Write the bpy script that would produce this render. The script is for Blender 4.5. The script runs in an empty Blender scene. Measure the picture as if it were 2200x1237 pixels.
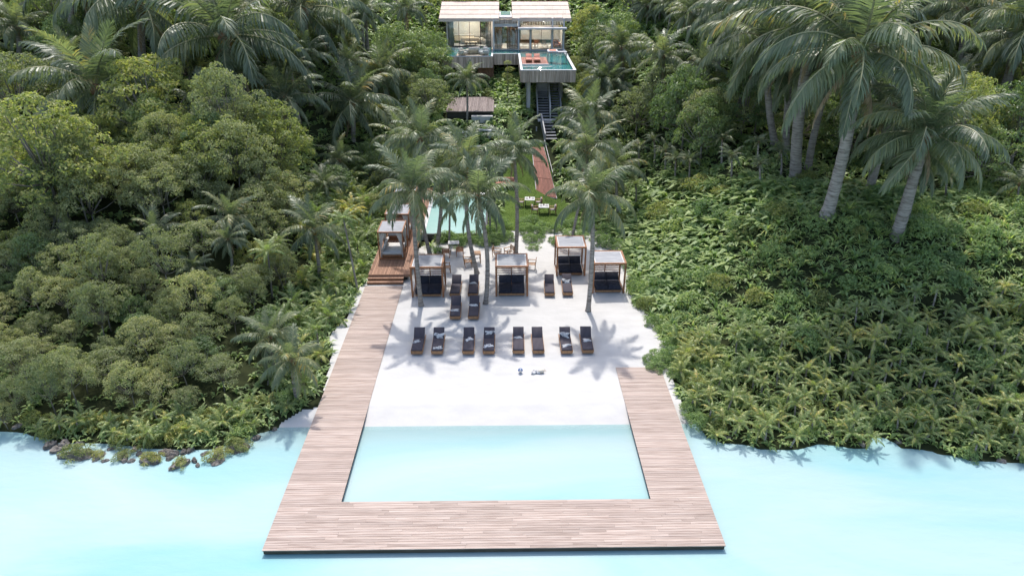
import bpy, math, random
import numpy as np
from mathutils import Vector, Matrix
R = math.radians
scene = bpy.context.scene
C = scene.collection

# ------------------------------------------------------------------ camera
CAM_H, PITCH, YAW, FPX, CX, CY = 22.8, R(27.14), R(0.76), 1467.0, 1100.0, 618.5
cam_d = bpy.data.cameras.new('camera'); cam = bpy.data.objects.new('camera', cam_d); C.objects.link(cam)
cam_d.sensor_width = 36.0; cam_d.lens = 36.0 * FPX / 2200.0
cam_d.clip_start = 0.5; cam_d.clip_end = 3000
cam.location = (0, 0, CAM_H); cam.rotation_euler = (R(90) - PITCH, 0, -YAW)
scene.camera = cam
# ------------------------------------------------------------------ sky, sun, exposure
SUN_EL, SUN_AZ = R(60), R(-4)           # azimuth from +Y, positive towards +X
world = bpy.data.worlds.new('World'); scene.world = world; world.use_nodes = True
wn = world.node_tree.nodes; wl = world.node_tree.links
sky = wn.new('ShaderNodeTexSky'); sky.sky_type = 'NISHITA'; sky.sun_disc = False
sky.sun_elevation = SUN_EL; sky.sun_rotation = SUN_AZ; sky.air_density = 1.0; sky.dust_density = 2.5; sky.ozone_density = 1.0
wl.new(sky.outputs[0], wn['Background'].inputs[0]); wn['Background'].inputs[1].default_value = 0.15
sun_d = bpy.data.lights.new('sun', 'SUN'); sun_d.energy = 2.0; sun_d.angle = R(1.2); sun_d.color = (1.0, 0.965, 0.91)
sun = bpy.data.objects.new('sun', sun_d); C.objects.link(sun); sun.location = (0, 60, 60)
sdir = Vector((math.sin(SUN_AZ) * math.cos(SUN_EL), math.cos(SUN_AZ) * math.cos(SUN_EL), math.sin(SUN_EL)))
sun.rotation_euler = (-sdir).to_track_quat('-Z', 'Y').to_euler()
vs = scene.view_settings
vs.view_transform = 'Standard'; vs.look = 'None'; vs.gamma = 1.0; vs.use_curve_mapping = False; vs.exposure = 1.16
cy = scene.cycles
cy.max_bounces = 8; cy.diffuse_bounces = 6; cy.glossy_bounces = 3; cy.transmission_bounces = 4; cy.transparent_max_bounces = 10
cy.caustics_reflective = False; cy.caustics_refractive = False; cy.use_denoising = True

# ------------------------------------------------------------------ photo pixel -> place
st, ct, sp, cp = math.sin(PITCH), math.cos(PITCH), math.sin(YAW), math.cos(YAW)
def ray(px, py):
    u, v = (px - CX) / FPX, (py - CY) / FPX
    f = ct - v * st
    return (u * cp + f * sp, -u * sp + f * cp, -(st + v * ct))
def at(px, py, z=0.0):
    r = ray(px, py); t = (z - CAM_H) / r[2]
    return (r[0] * t, r[1] * t, z)
def aty(px, py, y):
    r = ray(px, py); t = y / r[1]
    return (r[0] * t, y, CAM_H + r[2] * t)
def pix(x, y, z):
    X = x * cp - y * sp; f = x * sp + y * cp; dz = z - CAM_H
    zc = f * ct - dz * st
    return CX + FPX * X / zc, CY + FPX * (-f * st - dz * ct) / zc, FPX / zc
def inpoly(x, y, poly):
    x = np.asarray(x, float); y = np.asarray(y, float); r = np.zeros(x.shape, bool); n = len(poly)
    for i in range(n):
        x0, y0 = poly[i][:2]; x1, y1 = poly[(i + 1) % n][:2]
        if y0 == y1: continue
        c = ((y0 > y) != (y1 > y)) & (x < (x1 - x0) * (y - y0) / (y1 - y0) + x0)
        r ^= c
    return r

# ------------------------------------------------------------------ materials
MATS = {}
def nodes_mat(name):
    m = bpy.data.materials.new(name); m.use_nodes = True; MATS[name] = m
    return m, m.node_tree.nodes, m.node_tree.links, m.node_tree.nodes['Principled BSDF']
def ramp(n, stops):
    r = n.new('ShaderNodeValToRGB'); e = r.color_ramp.elements
    while len(e) < len(stops): e.new(0.5)
    for el, (p, c) in zip(e, stops):
        el.position = p; el.color = (*c, 1)
    return r
def mat(name, cols, rough=0.6, spec=0.35, scale=(4, 4, 4), detail=4, rnd=0.0, isl=0.0, bump=0.0, bscale=20, space='Object', metal=0.0, wave=None):
    """noise between colours cols[0]..cols[-1]; rnd / isl: brightness variation per object / per loose piece"""
    m, n, l, b = nodes_mat(name)
    tc = n.new('ShaderNodeTexCoord'); mp = n.new('ShaderNodeMapping'); mp.inputs['Scale'].default_value = scale
    oi = n.new('ShaderNodeObjectInfo')
    src = tc.outputs[space] if space != 'World' else None
    if space == 'World':
        g = n.new('ShaderNodeNewGeometry'); src = g.outputs['Position']
    l.new(src, mp.inputs[0])
    no = n.new('ShaderNodeTexNoise'); no.inputs['Scale'].default_value = 1; no.inputs['Detail'].default_value = detail
    no.noise_dimensions = '4D'
    mu = n.new('ShaderNodeMath'); mu.operation = 'MULTIPLY'; mu.inputs[1].default_value = 37.0
    l.new(oi.outputs['Random'], mu.inputs[0]); l.new(mu.outputs[0], no.inputs['W'])
    l.new(mp.outputs[0], no.inputs['Vector'])
    k = len(cols)
    rp = ramp(n, [(0.3 + 0.4 * i / max(1, k - 1), c) for i, c in enumerate(cols)] if k > 1 else [(0.3, cols[0]), (0.7, cols[0])])
    l.new(no.outputs['Fac'], rp.inputs[0]); col = rp.outputs[0]
    for amt, kind in ((rnd, 'o'), (isl, 'i')):
        if not amt: continue
        if kind == 'o': s = oi.outputs['Random']
        else:
            g2 = n.new('ShaderNodeNewGeometry'); s = g2.outputs['Random Per Island']
        mr = n.new('ShaderNodeMapRange'); mr.inputs[3].default_value = 1 - amt; mr.inputs[4].default_value = 1 + amt
        l.new(s, mr.inputs[0])
        mx = n.new('ShaderNodeVectorMath'); mx.operation = 'SCALE'
        l.new(col, mx.inputs[0]); l.new(mr.outputs[0], mx.inputs['Scale']); col = mx.outputs[0]
    l.new(col, b.inputs['Base Color'])
    b.inputs['Roughness'].default_value = rough; b.inputs['Specular IOR Level'].default_value = spec; b.inputs['Metallic'].default_value = metal
    if bump:
        n2 = n.new('ShaderNodeTexNoise'); n2.inputs['Scale'].default_value = bscale; n2.inputs['Detail'].default_value = 5
        l.new(src, n2.inputs['Vector'])
        bp = n.new('ShaderNodeBump'); bp.inputs['Strength'].default_value = bump; bp.inputs['Distance'].default_value = 0.05
        l.new(n2.outputs['Fac'], bp.inputs['Height']); l.new(bp.outputs[0], b.inputs['Normal'])
    return m
def leaf_mat(name, stops, rough=0.45, spec=0.4, transl=0.3, hue=0.5):
    """colour chosen per plant (object random) and per leaf (loose piece)"""
    m, n, l, b = nodes_mat(name)
    oi = n.new('ShaderNodeObjectInfo'); g = n.new('ShaderNodeNewGeometry')
    a = n.new('ShaderNodeMath'); a.operation = 'MULTIPLY'; a.inputs[1].default_value = hue
    b2 = n.new('ShaderNodeMath'); b2.operation = 'MULTIPLY_ADD'; b2.inputs[1].default_value = 1 - hue
    l.new(oi.outputs['Random'], a.inputs[0]); l.new(g.outputs['Random Per Island'], b2.inputs[0]); l.new(a.outputs[0], b2.inputs[2])
    rp = ramp(n, stops); l.new(b2.outputs[0], rp.inputs[0])
    l.new(rp.outputs[0], b.inputs['Base Color']); b.inputs['Roughness'].default_value = rough; b.inputs['Specular IOR Level'].default_value = spec * 1.15
    tr = n.new('ShaderNodeBsdfTranslucent'); mx = n.new('ShaderNodeMixShader'); mx.inputs[0].default_value = transl
    sc = n.new('ShaderNodeVectorMath'); sc.operation = 'MULTIPLY'; sc.inputs[1].default_value = (1.35, 1.55, 0.8)
    l.new(rp.outputs[0], sc.inputs[0]); l.new(sc.outputs[0], tr.inputs['Color'])
    l.new(b.outputs[0], mx.inputs[1]); l.new(tr.outputs[0], mx.inputs[2]); l.new(mx.outputs[0], n['Material Output'].inputs['Surface'])
    return m
M = {}
M['sand'] = mat('sand', [(0.425, 0.413, 0.395), (0.475, 0.463, 0.445)], 0.95, 0.1, (0.7, 1.6, 1), 8, bump=0.55, bscale=2.2, space='World')
M['wetrim'] = mat('stone_rim', [(0.5, 0.48, 0.45), (0.6, 0.58, 0.55)], 0.8, 0.3)
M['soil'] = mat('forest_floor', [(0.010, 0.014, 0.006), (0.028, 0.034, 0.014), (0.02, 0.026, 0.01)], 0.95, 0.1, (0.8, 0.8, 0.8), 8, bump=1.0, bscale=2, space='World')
M['lawn'] = mat('lawn', [(0.040, 0.072, 0.012), (0.085, 0.13, 0.022)], 0.9, 0.15, (0.5, 0.5, 0.5), 8, bump=0.8, bscale=15, space='World')
M['grass'] = leaf_mat('grass_blades', [(0, (0.040, 0.075, 0.012)), (1, (0.10, 0.155, 0.026))], 0.7, 0.2, 0.3, 0.0)
M['plank'] = mat('deck_plank', [(0.235, 0.174, 0.142), (0.35, 0.276, 0.234), (0.415, 0.34, 0.297)], 0.75, 0.25, (0.8, 18, 8), 6, rnd=0.14, bump=0.2, bscale=30)
M['plank_s'] = mat('deck_planks', [(0.235, 0.174, 0.142), (0.35, 0.276, 0.234), (0.415, 0.34, 0.297)], 0.75, 0.25, (0.8, 18, 8), 6, isl=0.14, bump=0.2, bscale=30)
M['beam'] = mat('dark_beam', [(0.03, 0.03, 0.022), (0.07, 0.065, 0.05)], 0.8, 0.3, (1, 1, 6))
M['boardwalk'] = mat('boardwalk_wood', [(0.20, 0.105, 0.065), (0.33, 0.19, 0.125)], 0.7, 0.3, (14, 0.5, 8), 5, rnd=0.2, bump=0.2, bscale=30)
M['teak'] = mat('teak', [(0.19, 0.078, 0.034), (0.33, 0.15, 0.07)], 0.55, 0.35, (9, 9, 2), 4, rnd=0.12)
M['teak_l'] = mat('pale_teak', [(0.22, 0.115, 0.055), (0.36, 0.2, 0.1)], 0.6, 0.3, (9, 9, 3), 4, rnd=0.12)
M['redwood'] = mat('red_timber', [(0.17, 0.06, 0.038), (0.27, 0.105, 0.07)], 0.7, 0.3, (10, 0.6, 4), 5, rnd=0.18)
M['greywood'] = mat('grey_cladding', [(0.23, 0.17, 0.125), (0.42, 0.335, 0.265), (0.55, 0.455, 0.375)], 0.85, 0.2, (9, 9, 0.7), 5, rnd=0.3)
M['patiowood'] = mat('patio_wood', [(0.14, 0.11, 0.10), (0.23, 0.19, 0.175)], 0.85, 0.2, (9, 0.7, 4), 5, rnd=0.2)
M['roofwood'] = mat('pale_roof_shingle', [(0.47, 0.375, 0.30), (0.57, 0.48, 0.405)], 0.8, 0.2, (1.5, 5, 3), 5, rnd=0.06)
M['brownwood'] = mat('brown_slats', [(0.15, 0.075, 0.045), (0.25, 0.13, 0.08)], 0.7, 0.3, (9, 9, 0.8), 4, rnd=0.25)
M['white'] = mat('white_render', [(0.44, 0.435, 0.425), (0.53, 0.525, 0.515)], 0.7, 0.3, (1, 1, 1))
M['greymetal'] = mat('grey_metal', [(0.20, 0.20, 0.205), (0.28, 0.28, 0.285)], 0.5, 0.5, (2, 2, 2))
M['concrete'] = mat('pale_concrete', [(0.34, 0.33, 0.32), (0.46, 0.45, 0.43)], 0.85, 0.2, (1.5, 1.5, 1.5), 6, bump=0.2)
M['black'] = mat('black_frame', [(0.015, 0.015, 0.016)], 0.5, 0.4)
M['blacktile'] = mat('black_tile', [(0.008, 0.009, 0.010), (0.02, 0.021, 0.023)], 0.35, 0.5, (6, 6, 6))
M['navy'] = mat('navy_cushion', [(0.018, 0.019, 0.028), (0.036, 0.037, 0.05)], 0.9, 0.2, (5, 5, 5), 5, rnd=0.2, bump=0.3, bscale=8)
M['linen'] = mat('white_linen', [(0.42, 0.41, 0.395), (0.52, 0.51, 0.495)], 0.9, 0.1, (5, 5, 5), 5, bump=0.4, bscale=6)
M['curtain'] = mat('curtain', [(0.5, 0.47, 0.43), (0.62, 0.59, 0.55)], 0.9, 0.1, (14, 14, 0.5), 3)
M['pillow'] = mat('grey_pillow', [(0.36, 0.35, 0.34), (0.6, 0.58, 0.55)], 0.9, 0.1, (2, 2, 16), 1)
M['towel'] = mat('towel', [(0.12, 0.12, 0.13), (0.5, 0.49, 0.48), (0.62, 0.61, 0.6)], 0.95, 0.1, (9, 9, 9), 3, rnd=0.1)
M['beige'] = mat('beige_upholstery', [(0.5, 0.44, 0.36), (0.62, 0.56, 0.47)], 0.9, 0.1, (3, 3, 3))
M['salmon'] = mat('salmon_cushion', [(0.40, 0.17, 0.12), (0.5, 0.25, 0.19)], 0.9, 0.1)
M['greycush'] = mat('grey_cushion', [(0.28, 0.25, 0.24), (0.38, 0.34, 0.33)], 0.9, 0.1)
M['roofcloth'] = mat('canopy_cloth', [(0.24, 0.245, 0.26), (0.34, 0.345, 0.36)], 0.85, 0.15, (1.2, 5, 2), 5, rnd=0.04)
M['blue'] = mat('blue_plastic', [(0.03, 0.10, 0.30)], 0.4, 0.5)
M['bark'] = mat('palm_bark', [(0.125, 0.106, 0.088), (0.26, 0.23, 0.20), (0.35, 0.315, 0.28)], 0.9, 0.1, (2, 2, 11), 5, bump=0.8, bscale=9, rnd=0.12)
M['fibre'] = mat('palm_fibre', [(0.13, 0.07, 0.04), (0.26, 0.16, 0.09)], 0.9, 0.1, (6, 6, 2), rnd=0.2)
M['tbark'] = mat('tree_bark', [(0.12, 0.10, 0.085), (0.27, 0.25, 0.22)], 0.9, 0.1, (4, 4, 1.5), 5, rnd=0.2)
M['rock'] = mat('shore_rock', [(0.05, 0.045, 0.04), (0.15, 0.135, 0.12), (0.24, 0.21, 0.18)], 0.85, 0.25, (3, 3, 3), 8, rnd=0.25, bump=0.8, bscale=7)
M['coconut'] = mat('coconuts', [(0.20, 0.14, 0.03), (0.30, 0.20, 0.05)], 0.6, 0.3, isl=0.3)
M['palm'] = leaf_mat('palm_leaf', [(0.0, (0.082, 0.108, 0.066)), (0.4, (0.139, 0.169, 0.097)), (0.72, (0.194, 0.219, 0.119)), (0.9, (0.256, 0.253, 0.116)), (1.0, (0.495, 0.316, 0.078))], 0.42, 0.4, 0.34, 0.62)
M['palm_y'] = leaf_mat('young_palm_leaf', [(0.0, (0.117, 0.174, 0.064)), (0.45, (0.221, 0.279, 0.097)), (0.8, (0.350, 0.365, 0.122)), (1.0, (0.697, 0.489, 0.110))], 0.38, 0.45, 0.38, 0.65)
M['rachis'] = mat('frond_midrib', [(0.20, 0.20, 0.10), (0.30, 0.28, 0.15)], 0.5, 0.4)
M['dead'] = leaf_mat('dry_palm_leaf', [(0.0, (0.16, 0.11, 0.06)), (1.0, (0.34, 0.26, 0.16))], 0.7, 0.2, 0.15, 0.5)
M['leaf_m'] = leaf_mat('shrub_leaf', [(0.0, (0.125, 0.151, 0.074)), (0.4, (0.197, 0.218, 0.105)), (0.75, (0.303, 0.310, 0.144)), (1.0, (0.456, 0.412, 0.189))], 0.5, 0.35, 0.38, 0.5)
M['leaf_d'] = leaf_mat('dark_leaf', [(0.0, (0.072, 0.116, 0.047)), (0.5, (0.148, 0.205, 0.079)), (0.85, (0.247, 0.288, 0.106)), (1.0, (0.358, 0.367, 0.132))], 0.42, 0.45, 0.35, 0.5)
M['leaf_b'] = leaf_mat('bright_leaf', [(0.0, (0.116, 0.149, 0.058)), (0.4, (0.207, 0.235, 0.087)), (0.8, (0.337, 0.331, 0.105)), (1.0, (0.460, 0.376, 0.125))], 0.5, 0.35, 0.45, 0.35)
M['leaf_s'] = leaf_mat('strap_leaf', [(0.0, (0.099, 0.167, 0.070)), (0.45, (0.192, 0.272, 0.107)), (0.8, (0.322, 0.391, 0.136)), (1.0, (0.643, 0.600, 0.173))], 0.5, 0.3, 0.36, 0.5)
M['leaf_h'] = leaf_mat('hedge_leaf', [(0.0, (0.122, 0.187, 0.076)), (0.5, (0.207, 0.283, 0.109)), (1.0, (0.353, 0.446, 0.170))], 0.45, 0.4, 0.38, 0.3)
def water_mat(name, cols, rough, bump, dist, shallow=False):
    m, n, l, b = nodes_mat(name)
    g = n.new('ShaderNodeNewGeometry')
    mp = n.new('ShaderNodeMapping'); mp.inputs['Scale'].default_value = (0.05, 0.16, 1); mp.inputs['Rotation'].default_value = (0, 0, 0.2)
    l.new(g.outputs['Position'], mp.inputs[0])
    no = n.new('ShaderNodeTexNoise'); no.inputs['Scale'].default_value = 1.0; no.inputs['Detail'].default_value = 5; no.inputs['Distortion'].default_value = 0.8
    l.new(mp.outputs[0], no.inputs['Vector'])
    rp = ramp(n, [(0.28, cols[0]), (0.5, cols[1]), (0.72, cols[2])]); l.new(no.outputs['Fac'], rp.inputs[0])
    l.new(rp.outputs[0], b.inputs['Base Color']); b.inputs['Roughness'].default_value = rough; b.inputs['IOR'].default_value = 1.33; b.inputs['Specular IOR Level'].default_value = 0.3 if not shallow else 0.14
    mp2 = n.new('ShaderNodeMapping'); mp2.inputs['Scale'].default_value = (0.5, 1.3, 1); l.new(g.outputs['Position'], mp2.inputs[0])
    n2 = n.new('ShaderNodeTexNoise'); n2.inputs['Scale'].default_value = 1.2; n2.inputs['Detail'].default_value = 6; l.new(mp2.outputs[0], n2.inputs['Vector'])
    bp = n.new('ShaderNodeBump'); bp.inputs['Strength'].default_value = bump; bp.inputs['Distance'].default_value = dist
    l.new(n2.outputs['Fac'], bp.inputs['Height']); l.new(bp.outputs[0], b.inputs['Normal'])
    if shallow:                         # clear over the sand at the beach, milky where it deepens
        at_ = n.new('ShaderNodeAttribute'); at_.attribute_name = 'shallow'
        tr = n.new('ShaderNodeBsdfTransparent'); tr.inputs[0].default_value = (0.86, 0.985, 0.985, 1)
        mx = n.new('ShaderNodeMixShader'); l.new(at_.outputs['Fac'], mx.inputs[0]); l.new(b.outputs[0], mx.inputs[1]); l.new(tr.outputs[0], mx.inputs[2]); l.new(mx.outputs[0], n['Material Output'].inputs['Surface'])
    return m
M['water'] = water_mat('lagoon_water', [(0.18, 0.372, 0.382), (0.285, 0.405, 0.41), (0.34, 0.415, 0.415)], 0.38, 0.6, 0.08, True)
M['poolwater'] = water_mat('pool_water', [(0.22, 0.37, 0.335), (0.26, 0.40, 0.365), (0.30, 0.42, 0.385)], 0.12, 0.5, 0.03)
M['tealwater'] = water_mat('teal_water', [(0.008, 0.09, 0.095), (0.014, 0.13, 0.13), (0.025, 0.17, 0.16)], 0.08, 0.4, 0.02)
def glass_mat(name, tint, refl):
    m, n, l, b = nodes_mat(name); n.remove(b)
    tr = n.new('ShaderNodeBsdfTransparent'); tr.inputs[0].default_value = (*tint, 1)
    gl = n.new('ShaderNodeBsdfGlossy'); gl.inputs['Roughness'].default_value = 0.02
    fr = n.new('ShaderNodeFresnel'); fr.inputs[0].default_value = 1.5
    mu = n.new('ShaderNodeMath'); mu.operation = 'MULTIPLY_ADD'; mu.inputs[1].default_value = 1.0; mu.inputs[2].default_value = refl
    l.new(fr.outputs[0], mu.inputs[0])
    mx = n.new('ShaderNodeMixShader'); l.new(mu.outputs[0], mx.inputs[0]); l.new(tr.outputs[0], mx.inputs[1]); l.new(gl.outputs[0], mx.inputs[2])
    l.new(mx.outputs[0], n['Material Output'].inputs['Surface'])
    return m
M['glass'] = glass_mat('window_glass', (0.93, 0.96, 0.95), 0.03)
def striped(name, c0, c1, freq):
    m, n, l, b = nodes_mat(name)
    tc = n.new('ShaderNodeTexCoord'); mp = n.new('ShaderNodeMapping'); l.new(tc.outputs['Object'], mp.inputs[0])
    wv = n.new('ShaderNodeTexWave'); wv.wave_type = 'BANDS'; wv.bands_direction = 'X'; wv.inputs['Scale'].default_value = freq; wv.inputs['Distortion'].default_value = 0.6
    l.new(mp.outputs[0], wv.inputs['Vector'])
    rp = ramp(n, [(0.35, c0), (0.75, c1)]); l.new(wv.outputs['Fac'], rp.inputs[0]); l.new(rp.outputs[0], b.inputs['Base Color'])
    b.inputs['Roughness'].default_value = 0.85; b.inputs['Specular IOR Level'].default_value = 0.2
    return m
M['stripe'] = striped('striped_charcoal_fabric', (0.024, 0.021, 0.028), (0.105, 0.092, 0.105), 4.2)
M['lamp'] = None

# ------------------------------------------------------------------ mesh helpers
ORG = {}
def mesh_from(name, V, F, mats, smooth=False, mi=None):
    """V (n,3); F list of index lists, or an (m,k) array"""
    me = bpy.data.meshes.new(name)
    V = np.asarray(V, np.float32)
    if isinstance(F, np.ndarray):
        k = F.shape[1]; tot = np.full(len(F), k, np.int32); idx = F.astype(np.int32).ravel()
    else:
        tot = np.array([len(f) for f in F], np.int32); idx = np.array([i for f in F for i in f], np.int32)
    me.vertices.add(len(V)); me.vertices.foreach_set('co', V.ravel())
    me.loops.add(len(idx)); me.loops.foreach_set('vertex_index', idx)
    me.polygons.add(len(tot)); me.polygons.foreach_set('loop_start', np.concatenate([[0], np.cumsum(tot)[:-1]]).astype(np.int32))
    for m in (mats if isinstance(mats, (list, tuple)) else [mats]): me.materials.append(m)
    if mi is not None: me.polygons.foreach_set('material_index', np.asarray(mi, np.int32))
    me.polygons.foreach_set('use_smooth', np.full(len(tot), bool(smooth)))
    me.update(calc_edges=True); me.validate()
    return me
class MB:
    def __init__(s): s.v = []; s.f = []; s.n = 0
    def add(s, V, F):
        V = [tuple(p) for p in V]; s.f += [[i + s.n for i in f] for f in F]; s.v += V; s.n += len(V); return s
    def box(s, c, d, rz=0.0, rx=0.0, ry=0.0):
        V = np.array([(x, y, z) for x in (-.5, .5) for y in (-.5, .5) for z in (-.5, .5)]) * np.array(d)
        if rx or ry or rz: V = V @ np.array(Matrix.Rotation(rz, 3, 'Z') @ Matrix.Rotation(ry, 3, 'Y') @ Matrix.Rotation(rx, 3, 'X')).T
        return s.add(V + np.array(c), [(0, 1, 3, 2), (4, 6, 7, 5), (0, 4, 5, 1), (2, 3, 7, 6), (0, 2, 6, 4), (1, 5, 7, 3)])
    def bx(s, x0, x1, y0, y1, z0, z1): return s.box(((x0 + x1) / 2, (y0 + y1) / 2, (z0 + z1) / 2), (x1 - x0, y1 - y0, z1 - z0))
    def bar(s, a, b, w, h=None):
        a = Vector(a); b = Vector(b); h = h or w; d = (b - a); L = d.length; d.normalize()
        up = Vector((0, 0, 1)) if abs(d.z) < 0.95 else Vector((0, 1, 0))
        sx = d.cross(up).normalized(); sz = sx.cross(d).normalized(); V = []
        for p in (a, b):
            for i, j in ((-1, -1), (1, -1), (1, 1), (-1, 1)): V.append(p + sx * (i * w / 2) + sz * (j * h / 2))
        return s.add(V, [(3, 2, 1, 0), (4, 5, 6, 7), (0, 1, 5, 4), (1, 2, 6, 5), (2, 3, 7, 6), (3, 0, 4, 7)])
    def tube(s, pts, rad, n=8, cap=True):
        pts = [Vector(p) for p in pts]; V = []; F = []
        for i, p in enumerate(pts):
            d = (pts[min(i + 1, len(pts) - 1)] - pts[max(i - 1, 0)]).normalized()
            a = d.cross(Vector((0, 1, 0)) if abs(d.y) < 0.9 else Vector((1, 0, 0))).normalized(); b = d.cross(a)
            r = rad[i] if hasattr(rad, '__len__') else rad
            for k in range(n):
                t = 2 * math.pi * k / n; V.append(p + a * (math.cos(t) * r) + b * (math.sin(t) * r))
        for i in range(len(pts) - 1):
            for k in range(n):
                F.append((i * n + k, i * n + (k + 1) % n, (i + 1) * n + (k + 1) % n, (i + 1) * n + k))
        if cap: F.append(tuple(reversed(range(n)))); F.append(tuple((len(pts) - 1) * n + k for k in range(n)))
        return s.add(V, F)
    def prism(s, poly, z0, z1):
        n = len(poly); V = [(p[0], p[1], z0) for p in poly] + [(p[0], p[1], z1) for p in poly]
        return s.add(V, [tuple(reversed(range(n))), tuple(range(n, 2 * n))] + [(i, (i + 1) % n, n + (i + 1) % n, n + i) for i in range(n)])
    def pad(s, x0, x1, y0, y1, z0, z1, b=0.05):
        """a cushion: box with rounded-off top and sides, gently crowned"""
        xs = [x0, x0 + b, (x0 + x1) / 2, x1 - b, x1]; ys = [y0, y0 + b, (y0 + y1) / 2, y1 - b, y1]; V = []; F = []
        for j, y in enumerate(ys):
            for i, x in enumerate(xs):
                e = (i in (0, 4)) + (j in (0, 4)); V.append((x, y, z1 - (0, b * 0.7, b * 1.2)[e] + (0.015 if i == 2 and j == 2 else 0)))
        for j in range(4):
            for i in range(4): F.append((j * 5 + i, j * 5 + i + 1, j * 5 + i + 6, j * 5 + i + 5))
        ring = [0, 1, 2, 3, 4, 9, 14, 19, 24, 23, 22, 21, 20, 15, 10, 5]
        for r in ring: V.append((V[r][0], V[r][1], z0))
        for k in range(16): F.append((ring[(k + 1) % 16], ring[k], 25 + k, 25 + (k + 1) % 16))
        F.append(tuple(25 + k for k in reversed(range(16))))
        return s.add(V, F)
    def xf(s, m):
        s.v = [tuple(m @ Vector(p)) for p in s.v]; return s
    def build(s, name, m, parent=None, smooth=False):
        V = np.array(s.v, float)
        if parent is not None and parent.name in ORG: V = V - np.array(ORG[parent.name])
        return link(name, mesh_from(name, V, s.f, m, smooth), parent)
def link(name, me, parent=None, loc=(0, 0, 0), rot=(0, 0, 0), sc=(1, 1, 1)):
    o = bpy.data.objects.new(name, me); C.objects.link(o); o.location = loc; o.rotation_euler = rot; o.scale = sc
    if parent is not None:
        o.parent = parent
        if parent.name in ORG: ORG[o.name] = ORG[parent.name]
    return o
def tag(o, label=None, cat=None, group=None, kind=None):
    if label: o['label'] = label
    if cat: o['category'] = cat
    if group: o['group'] = group
    if kind: o['kind'] = kind
    return o
def thing(name, label, cat, loc=(0, 0, 0), rz=0, group=None, sc=1, world=False):
    o = bpy.data.objects.new(name, None); C.objects.link(o); o.empty_display_size = 0.2
    o.location = loc; o.rotation_euler = (0, 0, rz); o.scale = (sc, sc, sc)
    if world: ORG[o.name] = tuple(loc)
    return tag(o, label, cat, group)
def copy_tree(o, parent=None):
    c = o.copy(); C.objects.link(c); c.parent = parent
    for ch in o.children: copy_tree(ch, c)
    return c
def B(name, m, parent, *dims): return MB().bx(*dims).build(name, m, parent)

# ------------------------------------------------------------------ terrain
def S(t): t = np.clip(t, 0, 1); return t * t * (3 - 2 * t)
SHX = np.array([-60, -27, -25, -24, -22.5, -21, -19.5, -18, -16.5, -15, -13.8, -13.0, -10.5, -10.15, 8.8, 9.2, 9.8, 11, 13, 14.5, 16, 17.5, 18.6, 19.3, 20, 21.5, 23, 25, 27, 60])
SHY = np.array([30, 28.9, 28.6, 28.2, 27.9, 27.8, 27.6, 27.4, 27.2, 27.2, 27.9, 28.5, 29.0, 34, 34, 30, 28.3, 27.5, 27.0, 26.8, 27.2, 27.0, 27.0, 28.2, 27.0, 26.6, 26.0, 25.7, 25.6, 24])
def shoreY(X): return np.interp(X, SHX, SHY)
HY = [0, 60, 63, 66, 70, 73, 75.5, 79, 83, 90, 96, 105, 120, 140, 170, 220, 400]
HZ = [-.15, -.15, -.1, .6, 2.4, 4.2, 5.3, 5.6, 5.9, 8.0, 9.4, 13, 19.5, 27, 38, 50, 80]
def terr(X, Y):
    X = np.asarray(X, float); Y = np.asarray(Y, float)
    d = Y - shoreY(X)
    hc = np.interp(Y, HY, HZ)
    sr = S((X - 9.9) / 11.0); sl = S((-11.7 - X) / 13.0)
    er = sr * (6.4 * S(d / 17.0) + 0.10 * np.clip(Y - 48, 0, 60))
    el = sl * (8.2 * S(d / 33.0) + 0.06 * np.clip(Y - 58, 0, 60))
    damp = 1 - 0.55 * S((Y - 62) / 45)
    z = hc + (er + el) * damp
    lump = 0.35 * np.sin(X * 0.9 + 0.6 * Y) * np.sin(Y * 0.7 - 0.4 * X) * np.maximum(sr, sl) * S(d / 6)
    z = z + lump
    under = -0.3 + np.minimum(d, 0) * 0.6
    return np.where(d < 0, np.maximum(under, -2.5), -0.3 + (z + 0.3) * S(d / 1.5 + 0.35))
def T1(x, y): return float(terr(x, y))
def onland(px, py):
    """where the line of sight through a pixel meets the terrain"""
    r = ray(px, py); t = np.arange(20.0, 260.0, 0.15)
    y = r[1] * t; x = r[0] * t; z = CAM_H + r[2] * t
    hit = np.nonzero(z <= terr(x, y))[0]
    i = hit[0] if len(hit) else len(t) - 1
    return (float(x[i]), float(y[i]), float(terr(x[i], y[i])))
def grid(xs, ys, zf, keep=None):
    X, Y = np.meshgrid(xs, ys); Z = zf(X, Y); nx = len(xs)
    V = np.stack([X, Y, Z], -1).reshape(-1, 3)
    i, j = np.meshgrid(np.arange(nx - 1), np.arange(len(ys) - 1)); a = (j * nx + i).ravel()
    F = np.stack([a, a + 1, a + nx + 1, a + nx], -1)
    if keep is not None:
        cxy = V[F].mean(1); F = F[keep(cxy[:, 0], cxy[:, 1])]
    used, inv = np.unique(F, return_inverse=True)
    return V[used], inv.reshape(F.shape)
SANDPX = [(520, 1000), (575, 925), (600, 900), (645, 878), (690, 872), (712, 760), (706, 722), (745, 680), (757, 640), (785, 600), (800, 560), (880, 540), (930, 520), (1040, 516), (1070, 512), (1075, 493), (1180, 486), (1250, 480), (1300, 492), (1340, 520), (1352, 570), (1362, 605), (1372, 640), (1398, 690), (1436, 735), (1442, 790), (1455, 840), (1492, 905), (1560, 1000), (1400, 1150), (700, 1150)]
SAND = [at(x, y)[:2] for x, y in SANDPX]
def sandz(X, Y):
    d = 30.6 - Y
    return np.where(d > 0, -0.16 * d - 0.0, 0.0) + 0.018 * np.sin(X * 1.7 + Y * .6) * np.sin(Y * 1.3 - X * .4) * (d < -1)
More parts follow.
